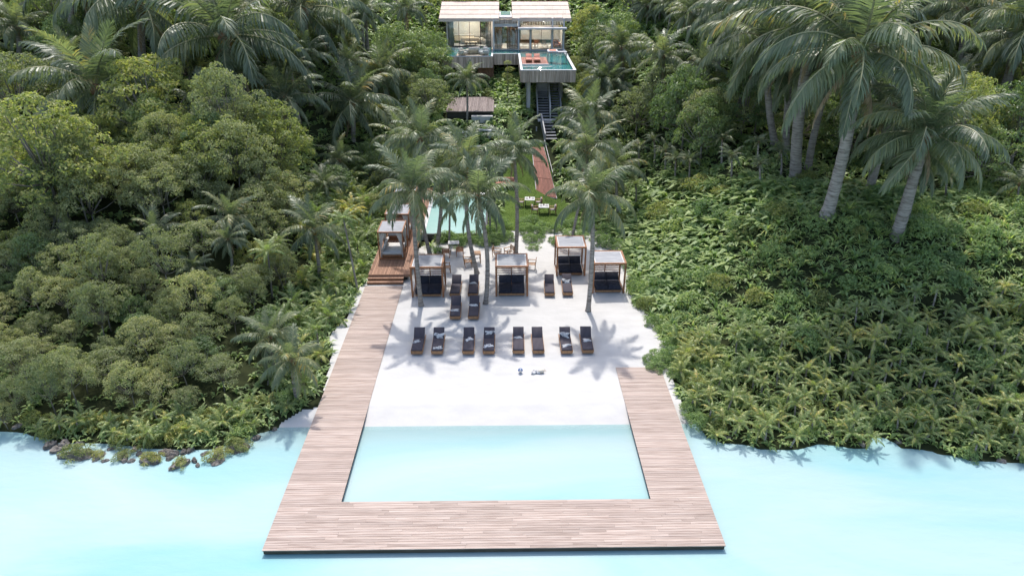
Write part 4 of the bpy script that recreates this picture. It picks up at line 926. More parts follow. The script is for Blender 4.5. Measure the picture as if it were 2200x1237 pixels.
palm((1330, 470), (1322, 360), 80, 'coconut palm at the jungle edge beyond the lawn', 9)
palm((866, 420), (862, 300), 78, 'grey palm behind the cabanas near the patio', 9, nuts=False)
# ---- palms of the left-hand hillside
MARKS = []
def mark(x, y, phrase): MARKS.append((x, y, phrase))
def landmark(x, y): return min(MARKS, key=lambda m: (m[0] - x) ** 2 + (m[1] - y) ** 2)[2]
LPL = ['broad coconut palm with leaning grey trunk above the large pale yellow-green tree|the broad leaning slope palm', 'biggest drooping coconut palm of the boardwalk-side slope with thick ringed trunk|the biggest drooping slope palm', 'tall coconut palm with straight trunk behind the bright leafy tree|the straight-trunked slope palm', 'drooping palm with hidden trunk behind the biggest drooping slope palm|the palm with hidden trunk', 'short-trunked grey palm in front of the biggest drooping palm trunk|the short-trunked grey palm', 'bushy grey palm between the short-trunked palm and the broad hanging palm|the bushy grey palm', 'broad hanging grey palm above the wispy light green tree|the broad hanging palm', 'grey palm behind the broad hanging palm, beside the dark trees of the villa|the palm beside the villa trees', 'small grey palm at the jungle edge beyond the broad leaning palm|the small far palm', 'half-seen palm behind the broad leaning slope palm|the half-seen far palm', 'dark palm with wide star of fronds alone amid the low shrub trees|the star-shaped palm amid the shrubs', 'palm with a browned hanging frond above the low shrub trees|the palm with the browned frond', 'small dark palm crowded under the palm with the browned frond|the crowded dark palm', 'slim palm with bare straight trunk beside the boardwalk cabanas|the slim palm beside the cabanas', 'little palm with pale centre sunk among the low shrub trees|the little sunken palm', 'grey palm behind the low wide palm along the jetty walkway|the grey palm by the walkway', 'low wide palm with yellow heart along the jetty walkway|the low wide palm by the walkway', 'small palm in the undergrowth behind the cabanas|the small palm behind the cabanas', 'palm crown tucked behind the biggest drooping palm|the tucked-in palm', 'ragged palm on the slope behind the villa-side dark trees|the ragged palm', 'small palm with bare grey trunk next to the villa roof|the palm next to the villa roof', 'low palm in the garden edge behind the cabanas|the low garden palm']
LP = [((240, 318), (207, 190), 165, 27), ((522, 238), (482, 78), 205, 30), ((665, 150), (654, 22), 150, 24), ((300, 210), (300, 10), 180, 22), ((440, 300), (440, 243), 108, 15), ((616, 285), (611, 212), 100, 15), ((757, 300), (758, 222), 112, 14), ((830, 220), (818, 160), 98, 13),
      ((35, 140), (36, 58), 75, 13), ((150, 110), (165, -30), 130, 16), ((333, 550), (335, 500), 72, 10), ((515, 545), (497, 470), 78, 9), ((495, 590), (490, 515), 52, 8), ((687, 600), (674, 495), 84, 11), ((418, 620), (417, 574), 46, 8), ((590, 800), (581, 726), 78, 11), ((640, 862), (628, 776), 84, 12),
      ((700, 450), (697, 398), 52, 8), ((560, 130), (566, 60), 90, 14), ((790, 120), (785, 30), 70, 10), ((870, 90), (872, 20), 60, 9), ((720, 390), (728, 345), 55, 8)]
for i, (b, c, L, w) in enumerate(LP):
    lab, ph = LPL[i].split('|'); t = palm(b, c, L, lab, w, 'palms of the boardwalk-side slope', dead=2 if i % 2 else 3); mark(t.location.x, t.location.y, ph)
XP = [((1736, 365), (1790, 150), 150, 20, 'slim palm between the two tallest towering palms'), ((1668, 310), (1652, 95), 170, 20, 'slim-trunked palm with long yellow-tipped fronds beside the towering group'), ((1640, 262), (1600, 40), 130, 16, 'thin dark-trunked palm behind the towering group'), ((1945, 470), (1975, 330), 110, 20, 'second trunk growing against the stout lowest palm')]
RPL = ['towering coconut palm with the longest fronds and thick leaning trunk on the strap-leaf slope|the tallest towering palm', 'towering palm with yellowing frond tips behind the tallest towering palm|the towering palm with yellow tips', 'stout leaning coconut palm rooted lowest on the strap-leaf slope|the stout lowest towering palm', 'leaning palm with thinner trunk behind the stout lowest palm|the thinner leaning palm', 'sharply leaning palm above the thicket away from the other towering palms|the sharply leaning palm', 'slim palm whose trunk stands behind the yellow-tipped towering palm|the slim palm of the trunk group', 'pale palm at the far end of the thicket above the strap leaves|the pale far palm', 'grey palm with brown centre nearest the villa stilts|the brown-centred villa palm', 'grey palm with hanging brown skirt beside the brown-centred villa palm|the brown-skirted palm', 'grey palm above the flat-topped grey-green tree|the palm above the flat-topped tree', 'low grey palm below the brown-centred villa palm|the low villa palm', 'high palm with yellow drooping frond on the far slope|the yellow-fronded far palm', 'small palm high on the slope between the villa and the yellow-fronded palm|the small high palm', 'dark palm behind the yellow-tipped towering palm crown|the dark palm behind the crowns', 'thin palm high behind the stout lowest palm|the thin high palm', 'bare-trunked palm high behind the tallest towering palm|the bare-trunked high palm', 'small palm behind the villa roof end|the palm behind the roof end']
RP = [((1775, 466), (1848, 118), 248, 34), ((1710, 392), (1748, 60), 225, 32), ((1926, 506), (1990, 292), 175, 32), ((1865, 418), (1918, 228), 140, 24), ((2128, 284), (2182, 92), 125, 26), ((1690, 330), (1700, 120), 150, 20), ((2230, 300), (2225, 60), 160, 24),
      ((1335, 190), (1335, 106), 72, 10), ((1425, 215), (1425, 122), 78, 10), ((1505, 240), (1508, 142), 70, 10), ((1310, 235), (1314, 182), 68, 9), ((1545, 180), (1560, 12), 110, 11), ((1480, 90), (1482, 28), 62, 9), ((1620, 160), (1625, 20), 90, 11), ((2060, 210), (2075, 20), 110, 14), ((1975, 160), (1972, 0), 100, 13), ((1390, 60), (1392, 14), 55, 8)]
for i, (b, c, L, w) in enumerate(RP):
    lab, ph = RPL[i].split('|'); t = palm(b, c, L, lab, w, 'towering palms over the thicket' if i < 7 else 'jungle palms beside the villa', dead=3, nuts=i % 3 != 2, counts=[(0, 2), (1, 3), (2, 4), (3, 4), (4, 4), (5, 4), (6, 3), (7, 2)] if i < 3 else None); mark(t.location.x, t.location.y, ph)
for b, c, L, w, lab in XP: palm(b, c, L, lab, w, 'towering palms over the thicket', dead=2, nuts=False)
YP = [(1372, 318, 30), (1430, 325, 30), (1452, 342, 32), (1482, 345, 32), (1552, 298, 32), (1572, 335, 34), (1630, 305, 28), (1678, 325, 28), (1632, 352, 26), (2035, 380, 40), (2190, 395, 60), (1405, 300, 24)]
for i, (x, y, L) in enumerate(YP):
    b = onland(x, y + 55); palm((x, y + 55), (x, y), L, 'small yellow-green palm near ' + landmark(b[0], b[1]), 6, 'yellow-green palms near ' + landmark(b[0], b[1]), [(1, 2), (2, 3), (3, 4), (4, 3), (5, 2)], dead=1, nuts=False, name='young_palm')
# thin bare trunks
for i, (x0, y0, x1, y1) in enumerate(((965, 525, 968, 345), (1053, 505, 1052, 400), (585, 640, 575, 540), (770, 630, 738, 470), (610, 600, 596, 520), (1367, 455, 1367, 395))):
    b = onland(x0, y0) if not 960 < x0 < 1060 else sb(x0, y0); c = aty(x1, y1, b[1]); sc = pix(*b)[2]
    t = thing('slim_tree', 'slim pale bare-trunked tree %s' % ('rising from the hedge by the pool', 'beside the far pool corner', 'among shrub trees below the boardwalk', 'leaning beside the jetty walkway', 'between shrub trees and boardwalk', 'at the lawn-side jungle edge')[i], 'tree', b)
    top = (c[0] - b[0], c[1] - b[1], c[2] - b[2]); trunk_mesh((0, 0, -.2), top, 2.4 / sc, 1.6 / sc, 10, 7, 1.3).build('trunk', M['tbark'], t, True)
    link('crown', SMALLC[i % 7], t, top, (0, 0, i), (1.3, 1.3, 1.0))

def leaf_cloud(cen, nor, size, r, fold=.25, asp=.5):
    n = len(cen); a = nrm(r.normal(0, 1, (n, 3)) + np.array([0, 0, -.25])); ax = nrm(a - nor * np.sum(a * nor, -1, keepdims=True)); sd = np.cross(nor, ax)
    s = (size * r.uniform(.65, 1.25, n))[:, None]
    b = cen - ax * s * .5; tip = cen + ax * s * .5 - np.array([0, 0, 1]) * s * .12; l = cen + sd * s * asp * .5 + nor * s * fold * .3; rr = cen - sd * s * asp * .5 + nor * s * fold * .3
    V = np.stack([b, rr, tip, l], 1).reshape(-1, 3); o = np.arange(n)[:, None] * 4
    F = np.concatenate([o + np.array([0, 1, 2]), o + np.array([0, 2, 3])], 1).reshape(-1, 3)
    return V, F
def crown_geo(seed, nc, nl, size, zs=.78, cr=(.22, .36), low=-.35):
    """clumps of leaves over a domed, uneven volume of radius 1"""
    r = np.random.default_rng(seed); cen = []; nor = []; clumps = []
    lob = r.uniform(0, 6.28, 4)
    for i in range(nc):
        z = low + (1 - low) * ((i + .5) / nc) ** .8; az = i * 2.399 + r.normal(0, .25)
        rad = math.sqrt(max(.02, 1 - min(z, .98) ** 2)) if z > 0 else 1 + z * .5
        k = (.74 + .26 * r.random()) * (1 + .16 * math.sin(3 * az + lob[0]) + .1 * math.sin(5 * az + lob[1])); k *= 1 if r.random() > .25 else .7
        c = np.array([rad * math.cos(az) * k, rad * math.sin(az) * k, z * zs * (.85 + .3 * r.random())]); R_ = r.uniform(*cr)
        clumps.append(c); n = int(nl * (R_ / cr[1]) ** 2 * r.uniform(.7, 1.2))
        d = nrm(r.normal(0, 1, (n, 3)) + np.array([c[0] * .5, c[1] * .5, .75])); rr = r.uniform(.55, 1.0, n)[:, None]
        p = c + d * rr * R_ * np.array([1.1, 1.1, .62]); cen.append(p); nor.append(nrm(d + r.normal(0, .45, (n, 3)) + np.array([0, 0, .35])))
    cen = np.concatenate(cen); nor = np.concatenate(nor)
    V, F = leaf_cloud(cen, nor, size, r); return V, F, np.array(clumps)
def tree_proto(seed, nc, nl, size, m, trunk_h, name='broadleaf_tree', cr=(.22, .36), tr=.05, zs=.78, low=-.35, nbr=12):
    V, F, cl = crown_geo(seed, nc, nl, size, zs, cr, low); q = random.Random(seed)
    V = V + np.array([0, 0, trunk_h]); me = mesh_from('crown', V, F, m)
    mb = MB(); lean = (q.uniform(-.12, .12), q.uniform(-.12, .12)); fork = (lean[0], lean[1], trunk_h * .62)
    mb.tube([(0, 0, -.25), (lean[0] * .4, lean[1] * .4, trunk_h * .35), fork], [tr, tr * .8, tr * .65], 7)
    for c in q.sample(list(cl), min(nbr, len(cl))):
        mid = Vector(fork).lerp(Vector((c[0], c[1], c[2] + trunk_h)), .5) + Vector((0, 0, -.06)); mb.tube([fork, tuple(mid), (c[0] * .95, c[1] * .95, c[2] + trunk_h - .03)], [tr * .5, tr * .34, tr * .14], 5)
    tm = mesh_from('trunk', np.array(mb.v), mb.f, M['tbark'], True)
    return me, tm
SHRUB = [tree_proto(500 + k, 42, 150, .085, M['leaf_m'], 1.45, cr=(.20, .33), tr=.032, zs=.95, low=-.3, nbr=14) for k in range(8)]
BRIGHT = [tree_proto(540 + k, 70, 130, .075, M['leaf_b'], 1.05, cr=(.15, .26), tr=.04, zs=.95, low=-.5, nbr=26) for k in range(4)]
DARK = [tree_proto(560 + k, 60, 130, .085, M['leaf_d'], 1.0, cr=(.17, .30), tr=.045, zs=.9, low=-.5, nbr=20) for k in range(6)]
MIDT = [tree_proto(580 + k, 56, 130, .085, M['leaf_m'], 1.0, cr=(.17, .30), tr=.045, zs=.9, low=-.5, nbr=20) for k in range(4)]
def bush_mesh(seed, m, nc=16, nl=85, size=.14, zs=.7):
    V, F, cl = crown_geo(seed, nc, nl, size, zs, (.28, .42), -.05); V[:, 2] += .12; return mesh_from('foliage', V, F, m)
BUSH_H = [bush_mesh(600 + k, M['leaf_h'], 24, 130, .13) for k in range(4)]
BUSH_B = [bush_mesh(610 + k, M['leaf_s'], 20, 90, .17) for k in range(5)]
BUSH_Y = [bush_mesh(620 + k, M['leaf_b'], 20, 110, .13) for k in range(3)]
def strap_mesh(seed, n=26, m=None, w=.085):
    """rosette of arching strap leaves"""
    r = np.random.default_rng(seed); V = []; F = []; o = 0
    for i in range(n):
        az = i * 2.399 + r.normal(0, .2); e = math.radians(r.uniform(25, 85)); L = r.uniform(.65, 1.05); ca, sa = math.cos(az), math.sin(az); x = z = 0.0
        ww = w * r.uniform(.75, 1.2); K = 4
        for k in range(K + 1):
            t = k / K; wk = ww * (.35 + 1.3 * t if t < .5 else 1.0 * (1 - t) * 2 + .03)
            for s in (-1, 1): V.append((x * ca - s * wk / 2 * sa, x * sa + s * wk / 2 * ca, z + abs(s) * 0))
            ee = e - math.radians(95) * t ** 1.4; x += L / K * math.cos(ee); z += L / K * math.sin(ee)
        for k in range(K): F.append((o + 2 * k, o + 2 * k + 1, o + 2 * k + 3, o + 2 * k + 2))
        o += 2 * (K + 1)
    return mesh_from('leaves', np.array(V), F, m or M['leaf_s'])
STRAP = [strap_mesh(640 + k, 24 + k * 2) for k in range(6)]

# ------------------------------------------------------------------ planting
PALM_R = [(1395, 790), (1440, 740), (1700, 715), (1900, 665), (2330, 610), (2330, 1015), (2000, 1000), (1490, 935)]
STRAP_R = [(1290, 500), (1330, 395), (1500, 385), (1700, 395), (2330, 430), (2330, 610), (1900, 665), (1700, 715), (1440, 740), (1395, 790), (1340, 600)]
SHRUB_L = [(-130, 300), (250, 330), (520, 340), (650, 400), (655, 560), (590, 700), (560, 860), (480, 890), (200, 905), (0, 935), (-130, 935)]
SHORE_L = [(40, 905), (200, 905), (480, 890), (560, 860), (700, 860), (690, 885), (600, 895), (560, 940), (480, 985), (300, 1000), (100, 965)]
EDGE_L = [(655, 560), (650, 400), (815, 400), (800, 560), (765, 640), (716, 722), (705, 870), (560, 870), (590, 700)]
HOUSEBOX = [(-7.6, 90), (-7.6, 101), (9.2, 101), (9.2, 90)]
KEEP = [SAND, LAWN, [(WX0 - .2, WY0 - 1), (WX1 + .3, WY0 - 1), (WX1 + .3, WY1), (WX0 - .2, WY1)], [(PX0 - .6, PY0 - .6), (PX1 + .3, PY0 - .6), (PX1 + .3, PY1 + 1), (PX0 - .6, PY1 + 1)], HOUSEBOX,
        [(-6.5, 74.6), (-.8, 74.6), (-.8, 82.6), (-6.5, 82.6)], [(2.9, 62), (5.4, 62), (5.9, 82), (3.4, 82)], [(DX0 - .3, DY0), (DX1 + .3, DY0), (DX1 + .3, 35), (DX0 - .3, 35)]]
def free(x, y, m=0.0):
    k = np.ones(np.shape(x), bool)
    for p in KEEP:
        for dx, dy in ((0, 0),) if m == 0 else ((0, 0), (m, 0), (-m, 0), (0, m), (0, -m)): k &= ~inpoly(np.asarray(x) + dx, np.asarray(y) + dy, p)
    return k & (np.asarray(y) > shoreY(x) + .12)
def scatter(x0, x1, y0, y1, sp, seed, margin=0.0, grow=0.0):
    """jittered rows; spacing grows with distance"""
    r = np.random.default_rng(seed); X = []; Y = []; y = y0; odd = 0
    while y < y1:
        s = sp * (1 + grow * max(0, y - 40)); xs_ = np.arange(x0, x1, s) + (s / 2 if odd else 0); odd ^= 1
        X.append(xs_ + r.uniform(-.32, .32, len(xs_)) * s); Y.append(y + r.uniform(-.32, .32, len(xs_)) * s); y += s * .87
    X = np.concatenate(X); Y = np.concatenate(Y); k = free(X, Y, margin); X, Y = X[k], Y[k]; Z = terr(X, Y); P = pix(X, Y, Z)
    k = (P[0] > -160) & (P[0] < 2360) & (P[1] > -160) & (P[1] < 1080); return X[k], Y[k], Z[k], P[0][k], P[1][k], P[2][k], r
for mx_, my_, ph in ((-12, 31, 'the sand patch beside the jetty walkway'), (-12, 38, 'the middle of the jetty walkway'), (-18, 27, 'the rock islets'), (-26, 29, 'the far rocky shore end'), (10, 29, 'the short jetty arm'), (10, 37, 'the end of the short jetty arm'), (10, 44, 'the jungle-edge pavilion'), (16, 28, 'the thicket shoreline'), (24, 27, 'the outer thicket shoreline'), (13, 33, 'the inner thicket bank'), (22, 33, 'the outer thicket bank'), (10, 52, 'the set-back pavilion'), (0, 105, 'the villa rear'), (-10, 88, 'the villa pool terrace'), (10, 84, 'the cantilevered terrace'), (-5, 70, 'the garden patio'), (5, 72, 'the grey stair'), (-9, 66, 'the boardwalk end'), (-2, 66, 'the infinity pool rear'), (7, 62, 'the timber ramp')): mark(mx_, my_, ph)
NEARBY = {'shrub_tree': 'low %sshrub tree near %s', 'jungle_tree': '%sjungle tree on the wooded hillside near %s', 'leafy_bush': '%sleafy bush near %s', 'strap_leaf_plant': '%srosette of arching strap leaves near %s', 'fern_clump': '%sarching leafy clump near %s', 'garden_bush': '%sgarden bush near %s', 'garden_fern': '%sleafy garden plant near %s', 'garden_tree': '%sgarden tree near %s', 'shore_bush': 'low %sbush of the rocky shore near %s'}
def put(protos, name, label, cat, group, loc, s, q, parts=('crown', 'trunk'), zr=(.85, 1.15)):
    rp_ = s * pix(*loc)[2]; adj = 'small ' if rp_ < 29 else 'large ' if rp_ > 40 else ''
    if name in NEARBY: label = NEARBY[name] % (('bright yellow-green ' if 'bright' in label or 'light green' in label else 'dark ' if 'dark' in label else 'mid-green '), landmark(loc[0], loc[1])); label = adj + label; group = adj + group + ', near ' + landmark(loc[0], loc[1])
    t = thing(name, label, cat, loc, q.uniform(0, 6.28), group); k = int(q.integers(len(protos))); t.scale = (s, s, s * q.uniform(*zr))
    if isinstance(protos[k], tuple):
        for pn, me in zip(parts, protos[k]): link(pn, me, t)
    else: link(parts[0], protos[k], t)
    return t
# low shrub trees on the left bank
X, Y, Z, PX, PY, PS, q = scatter(-48, -11, 27, 75, 1.95, 21, .5, .012)
k = inpoly(PX, PY, SHRUB_L); cnt = 0
for x, y, z, px, py, ps in zip(X[k], Y[k], Z[k], PX[k], PY[k], PS[k]):
    if cnt >= 295: break
    if hides(px, py - 60, y, 8): continue
    cnt += 1; s = q.uniform(26, 50) / ps * (1 + .3 * (py < 520)); br = py < 620 and q.random() < .28; dk = not br and q.random() < .16
    put(BRIGHT if br else DARK if dk else SHRUB, 'shrub_tree', 'dark low tree' if dk else 'bright yellow-green small tree standing out of the low boardwalk-side canopy' if br else 'low rounded shrub tree with pale trunk in the dense canopy beside the jetty walkway', 'tree', 'yellow-green small trees beside the jetty' if br else 'dark low trees beside the jetty' if dk else 'low shrub trees beside the jetty', (x, y, z - .1), s, q, zr=(.8, 1.35))
# big feature trees, left and right
BT = [((140, 505), 128, (100, 340), BRIGHT, 'large pale yellow-green tree with bare grey trunk over the low shrub canopy'), ((345, 330), 105, (340, 235), BRIGHT, 'feathery light green tree in front of a tall palm on the slope'), ((470, 420), 82, (465, 345), BRIGHT, 'light green rounded tree beside the short grey palm'), ((595, 400), 88, (590, 310), BRIGHT, 'wispy light green tree with thin forked pale trunks'),
      ((600, 190), 70, (600, 105), BRIGHT, 'bright leafy tree between two tall palms on the slope'), ((1425, 260), 56, (1425, 190), MIDT, 'round-topped light green tree in the jungle beside the villa stair'), ((1520, 320), 62, (1520, 245), MIDT, 'flat-topped grey-green tree above the yellow palms'), ((1365, 300), 56, (1360, 240), MIDT, 'grey-green spreading tree beside the stair palms'),
      ((1540, 230), 34, (1545, 185), BRIGHT, 'small bright green tree beside the round-topped tree'), ((1620, 290), 36, (1615, 225), MIDT, 'yellow-green tree beside the towering palms'), ((1620, 210), 60, (1618, 140), DARK, 'dark dense tree behind the yellow-green tree'), ((985, 60), 60, (1000, 2), BRIGHT, 'light green tree behind the villa roof gap'), ((1265, 120), 46, (1262, 60), BRIGHT, 'sunlit tree beside the villa roof end'), ((1290, 160), 40, (1285, 115), MIDT, 'leafy tree beside the cantilevered terrace'),
      ((935, 190), 52, (930, 155), DARK, 'dark bushy tree beside the villa terrace fascia'), ((905, 150), 46, (903, 108), DARK, 'dark round tree left of the villa pool terrace'), ((925, 255), 50, (925, 215), MIDT, 'rounded green tree beside the garden patio'), ((60, 300), 90, (60, 195), MIDT, 'grey-green spreading tree below the tall palm'), ((2080, 330), 90, (2085, 260), DARK, 'dark tree between the towering palms'), ((1790, 80), 70, (1780, 20), DARK, 'dark tree behind the largest palm crown'), ((2120, 130), 90, (2120, 60), DARK, 'dark tree on the far slope beside the leaning palm'), ((1830, 330), 70, (1830, 270), DARK, 'dark tree under the towering palm crowns')]
for i, (b, Rpx, c, pr, lab) in enumerate(BT):
    b = onland(*b); cc = aty(c[0], c[1], b[1]); ps = pix(*cc)[2]; s = Rpx / ps; h = max(cc[2] - b[2], s * .5)
    t = thing('broadleaf_tree', lab.replace('left of', 'beside'), 'tree', (b[0], b[1], b[2] - .2), i * 1.3, 'feature trees of the jungle'); k = i % len(pr)
    cr, tm = pr[k]; dz = h - s * 1.05; link('crown', cr, t, (0, 0, dz), (0, 0, 0), (s, s, s)); link('branches', tm, t, (0, 0, dz), (0, 0, 0), (s, s, s))
    if dz > -.1: MB().tube([(0, 0, -.4), (0, 0, dz + .1)], [s * .06, s * .045], 7).build('trunk', M['tbark'], t, True)
# slender tree in front of the undercroft
b = (.55, 80.5, T1(.55, 80.5)); t = thing('slender_tree', 'slender light green tree in tiers in front of the villa undercroft', 'tree', b)
MB().tube([(0, 0, -.2), (.05, 0, 2), (0, 0, 4.6)], [.06, .05, .03], 6).build('trunk', M['tbark'], t, True)
for k_, (zz, ss, dx) in enumerate(((2.5, .5, .15), (3.2, .62, -.1), (3.9, .55, .2), (4.6, .45, 0))): link('crown', BRIGHT[k_][0], t, (dx, 0, zz - ss), (0, 0, zz), (ss, ss, ss * .6))
# background jungle
X, Y, Z, PX, PY, PS, q = scatter(-95, 95, 38, 175, 3.3, 22, 1.2, .006)
k = ~(inpoly(PX, PY, SHRUB_L) | inpoly(PX, PY, STRAP_R) | inpoly(PX, PY, PALM_R) | inpoly(PX, PY, EDGE_L) | inpoly(PX, PY, SHORE_L)) & (PY < 430) & ((np.abs(X - 1) > 8.5) | (Y > 101))
idx = np.nonzero(k)[0]; idx = idx[np.argsort(Y[idx])][:330]; cnt = 0
for i in idx:
    u = q.random(); pr = DARK if u < .62 else MIDT if u < .86 else BRIGHT; s = q.uniform(1.9, 3.1)
    if 640 < PX[i] < 1320 and PY[i] > 190: s *= .62
    if hides(PX[i], PY[i] - s * 1.2 * PS[i], Y[i], s * PS[i]): continue
    lab, nm, gp = (('dark dense jungle tree on the hillside around the villa', 'jungle_tree', 'dark jungle trees on the hillside') if pr is DARK else ('mid green jungle tree on the hillside around the villa', 'jungle_tree', 'green jungle trees on the hillside') if pr is MIDT else ('light green jungle tree on the hillside around the villa', 'jungle_tree', 'light green jungle trees on the hillside'))
    cnt += 1
    if cnt <= 298: put(pr, nm, lab, 'tree', gp, (X[i], Y[i], Z[i] - .3), s, q, zr=(.9, 1.35))
r2 = np.random.default_rng(31); cnt = 0
for i in idx:                                       # palms mixed through the far jungle
    if r2.random() < .30 and Z[i] > 2 and PY[i] < 330 and cnt < 90:
        cnt += 1; s = r2.uniform(2.3, 3.3); w_ = landmark(X[i], Y[i]); t = thing('jungle_palm', 'grey-green palm mixed into the dense hillside jungle near ' + w_, 'palm tree', (X[i] + 1.3, Y[i] + .9, Z[i] - .2), r2.uniform(0, 6.28), 'palms mixed into the jungle near ' + w_); h = r2.uniform(2.5, 5.2)
        trunk_mesh((0, 0, -.2), (r2.uniform(-.5, .5), .2, h), .17, .13, 8, 7).build('trunk', M['bark'], t, True); link('crown', FARC[cnt % 3], t, (0, .2, h), (0, 0, 0), (s, s, s))
# small palms: right-hand bank
X, Y, Z, PX, PY, PS, q = scatter(9, 34, 24.5, 50, 1.02, 23, .2); k = np.nonzero(inpoly(PX, PY, PALM_R))[0]; k = k[np.argsort(-PS[k])]; cnt = 0
def small_palm(x, y, z, s, h, q, label, group, parts):
    w_ = landmark(x, y); label = label.split(' of the dense')[0].split(' in the dense')[0].split(' on the rocky')[0].split(' in the strip')[0] + ' near ' + w_; adj = ('tall-stemmed ' if h > .9 else 'short-stemmed ' if h < .6 else '') + ('broad ' if s * pix(x, y, z)[2] > 35 else ''); label = adj + label; group = adj + group + ', near ' + w_
    t = thing('small_palm', label, 'palm', (x, y, z - .1), q.uniform(0, 6.28), group); top = (q.uniform(-.2, .2), q.uniform(-.2, .1), h)
    trunk_mesh((0, 0, -.1), top, .055, .045, 5, 6, 1.2).build('trunk', M['bark'], t, True)
    if parts:
        az = q.uniform(0, 6.28)
        for ci, kk in ((0, 1), (1, 3), (2, 3), (3, 3), (4, 2)):
            for j in range(kk):
                az += 2.399 + q.normal(0, .15); f = s * q.uniform(.85, 1.1); link('frond', FS[ci][j % 2], t, top, (q.normal(0, .1), q.normal(0, .1), az), (f, f, f))
    else: link('crown', SMALLC[int(q.integers(7))], t, top, (0, 0, 0), (s, s, s))
for i in k[:285]:
    cnt += 1; near = PY[i] > 900
    small_palm(X[i], Y[i], Z[i], q.uniform(25, 40) / PS[i], q.uniform(.35, 1.25), q, 'small coconut palm at the water edge of the dense palm thicket' if near else 'small coconut palm in the dense thicket on the bank beside the short jetty arm', 'small palms at the water edge' if near else 'small palms of the thicket', cnt <= 120)
# left shore
X, Y, Z, PX, PY, PS, q = scatter(-30, -11, 25.5, 33, .95, 24, .1); k = np.nonzero(inpoly(PX, PY, SHORE_L))[0]
for i in k[:110]: small_palm(X[i], Y[i], Z[i], q.uniform(26, 42) / PS[i], q.uniform(.2, .8), q, 'small yellow-green palm on the rocky shore beside the jetty walkway', 'small palms of the rocky shore', True)
X, Y, Z, PX, PY, PS, q = scatter(-22, -9, 28, 64, 1.9, 25, .2); k = np.nonzero(inpoly(PX, PY, EDGE_L))[0]
for i in k[:90]: small_palm(X[i], Y[i], Z[i], q.uniform(34, 52) / PS[i], q.uniform(.3, 1.6), q, 'small palm in the strip of undergrowth along the jetty walkway', 'small palms along the walkway', False)
# strap-leaf plants
X, Y, Z, PX, PY, PS, q = scatter(8, 52, 26, 68, .86, 26, .1, .008); k = np.nonzero(inpoly(PX, PY, STRAP_R))[0]; k = k[np.argsort(-PS[k])]
for i in k[:300]: put(STRAP, 'strap_leaf_plant', 'rosette of glossy arching strap leaves on the bank below the towering palms', 'plant', 'strap-leaf plants of the bank', (X[i], Y[i], Z[i] - .05), q.uniform(22, 40) / PS[i], q, ('leaves',))
far = [(X[i], Y[i], Z[i], q.uniform(26, 40) / PS[i]) for i in k[300:]]
X, Y, Z, PX, PY, PS, q = scatter(-22, -9, 28, 66, 1.05, 27, .05); k = np.nonzero(inpoly(PX, PY, EDGE_L))[0]
for i in k[:200]: put(STRAP, 'fern_clump', 'arching leafy clump in the undergrowth along the jetty walkway', 'plant', 'leafy clumps along the walkway', (X[i], Y[i], Z[i] - .05), q.uniform(22, 34) / PS[i], q, ('leaves',))
# bushes between the palms
X, Y, Z, PX, PY, PS, q = scatter(8.5, 45, 25, 62, 1.9, 28, .1, .01); k = np.nonzero(inpoly(PX, PY, PALM_R) | inpoly(PX, PY, STRAP_R))[0]
for i in k[:290]:
    if q.random() < .4: continue
    y_ = q.random() < .25; put(BUSH_Y if y_ else BUSH_B, 'leafy_bush', 'bright green leafy bush amid the palm thicket' if y_ else 'dense green bush amid the palms and strap-leaf plants of the bank', 'bush', 'bright bushes of the bank' if y_ else 'green bushes of the bank', (X[i], Y[i], Z[i] - .1), q.uniform(20, 36) / PS[i], q, ('foliage',))
X, Y, Z, PX, PY, PS, q = scatter(-30, -11, 25.5, 33, 1.5, 29, .1); k = np.nonzero(inpoly(PX, PY, SHORE_L))[0]
for i in k: put(BUSH_Y if q.random() < .6 else BUSH_B, 'shore_bush', 'low green bush among the small palms of the rocky shore', 'bush', 'bushes of the rocky shore', (X[i], Y[i], Z[i] - .1), q.uniform(20, 32) / PS[i], q, ('foliage',))
# hedges round pool, path and garden
HB = [(px, 519 + 6 * math.sin(px * .11), 21) for px in range(950, 1084, 16)] + [(1060, 505, 24), (1075, 490, 22), (1068, 478, 22), (1088, 512, 18)] + [(1125, 482, 22), (1145, 480, 24), (1165, 488, 20), (1130, 498, 24), (1152, 502, 24), (1170, 498, 18), (1140, 517, 22), (1158, 515, 16), (1146, 533, 16)] + [(1195, 496, 20), (1212, 488, 22), (1232, 484, 24), (1250, 490, 24), (1225, 503, 20), (1268, 496, 22), (1200, 525, 18), (1190, 518, 16), (1285, 512, 22), (1300, 524, 22), (1322, 532, 22), (1250, 508, 20), (1338, 555, 22), (1275, 480, 24), (1310, 500, 26), (1352, 575, 20), (1420, 775, 26), (1395, 775, 16), (1410, 790, 22), (1365, 612, 22), (1375, 650, 20), (1403, 695, 20), (1440, 745, 22), (1462, 812, 20), (1450, 795, 18), (1480, 880, 22), (1500, 910, 24)]
q = np.random.default_rng(41)
for px, py, rp in HB:
    p = at(px, py, 0.0); ps = pix(*p)[2]; lab, gp = (('rounded hedge bush in front of the black pool wall', 'hedge bushes by the pool') if px < 1095 else ('rounded bush of the planted island between the two sand paths', 'bushes of the path island') if px < 1180 else ('rounded green bush along the jungle edge of the sand', 'bushes along the sand edge'))
    put(BUSH_H, 'hedge_bush', lab, 'bush', gp, (p[0], p[1], -.08), rp / ps * (.82 if 1095 < px < 1290 else 1), q, ('foliage',))
for px, py, rp in ((935, 545, 20), (925, 530, 20), (915, 560, 18), (945, 540, 16), (905, 560, 14)):
    p = at(px, py, 0.0); put(STRAP, 'fern_clump', 'leafy clump', 'plant', 'leafy clumps along the walkway', (p[0], p[1], -.06), rp / pix(*p)[2] * 1.3, q, ('leaves',))
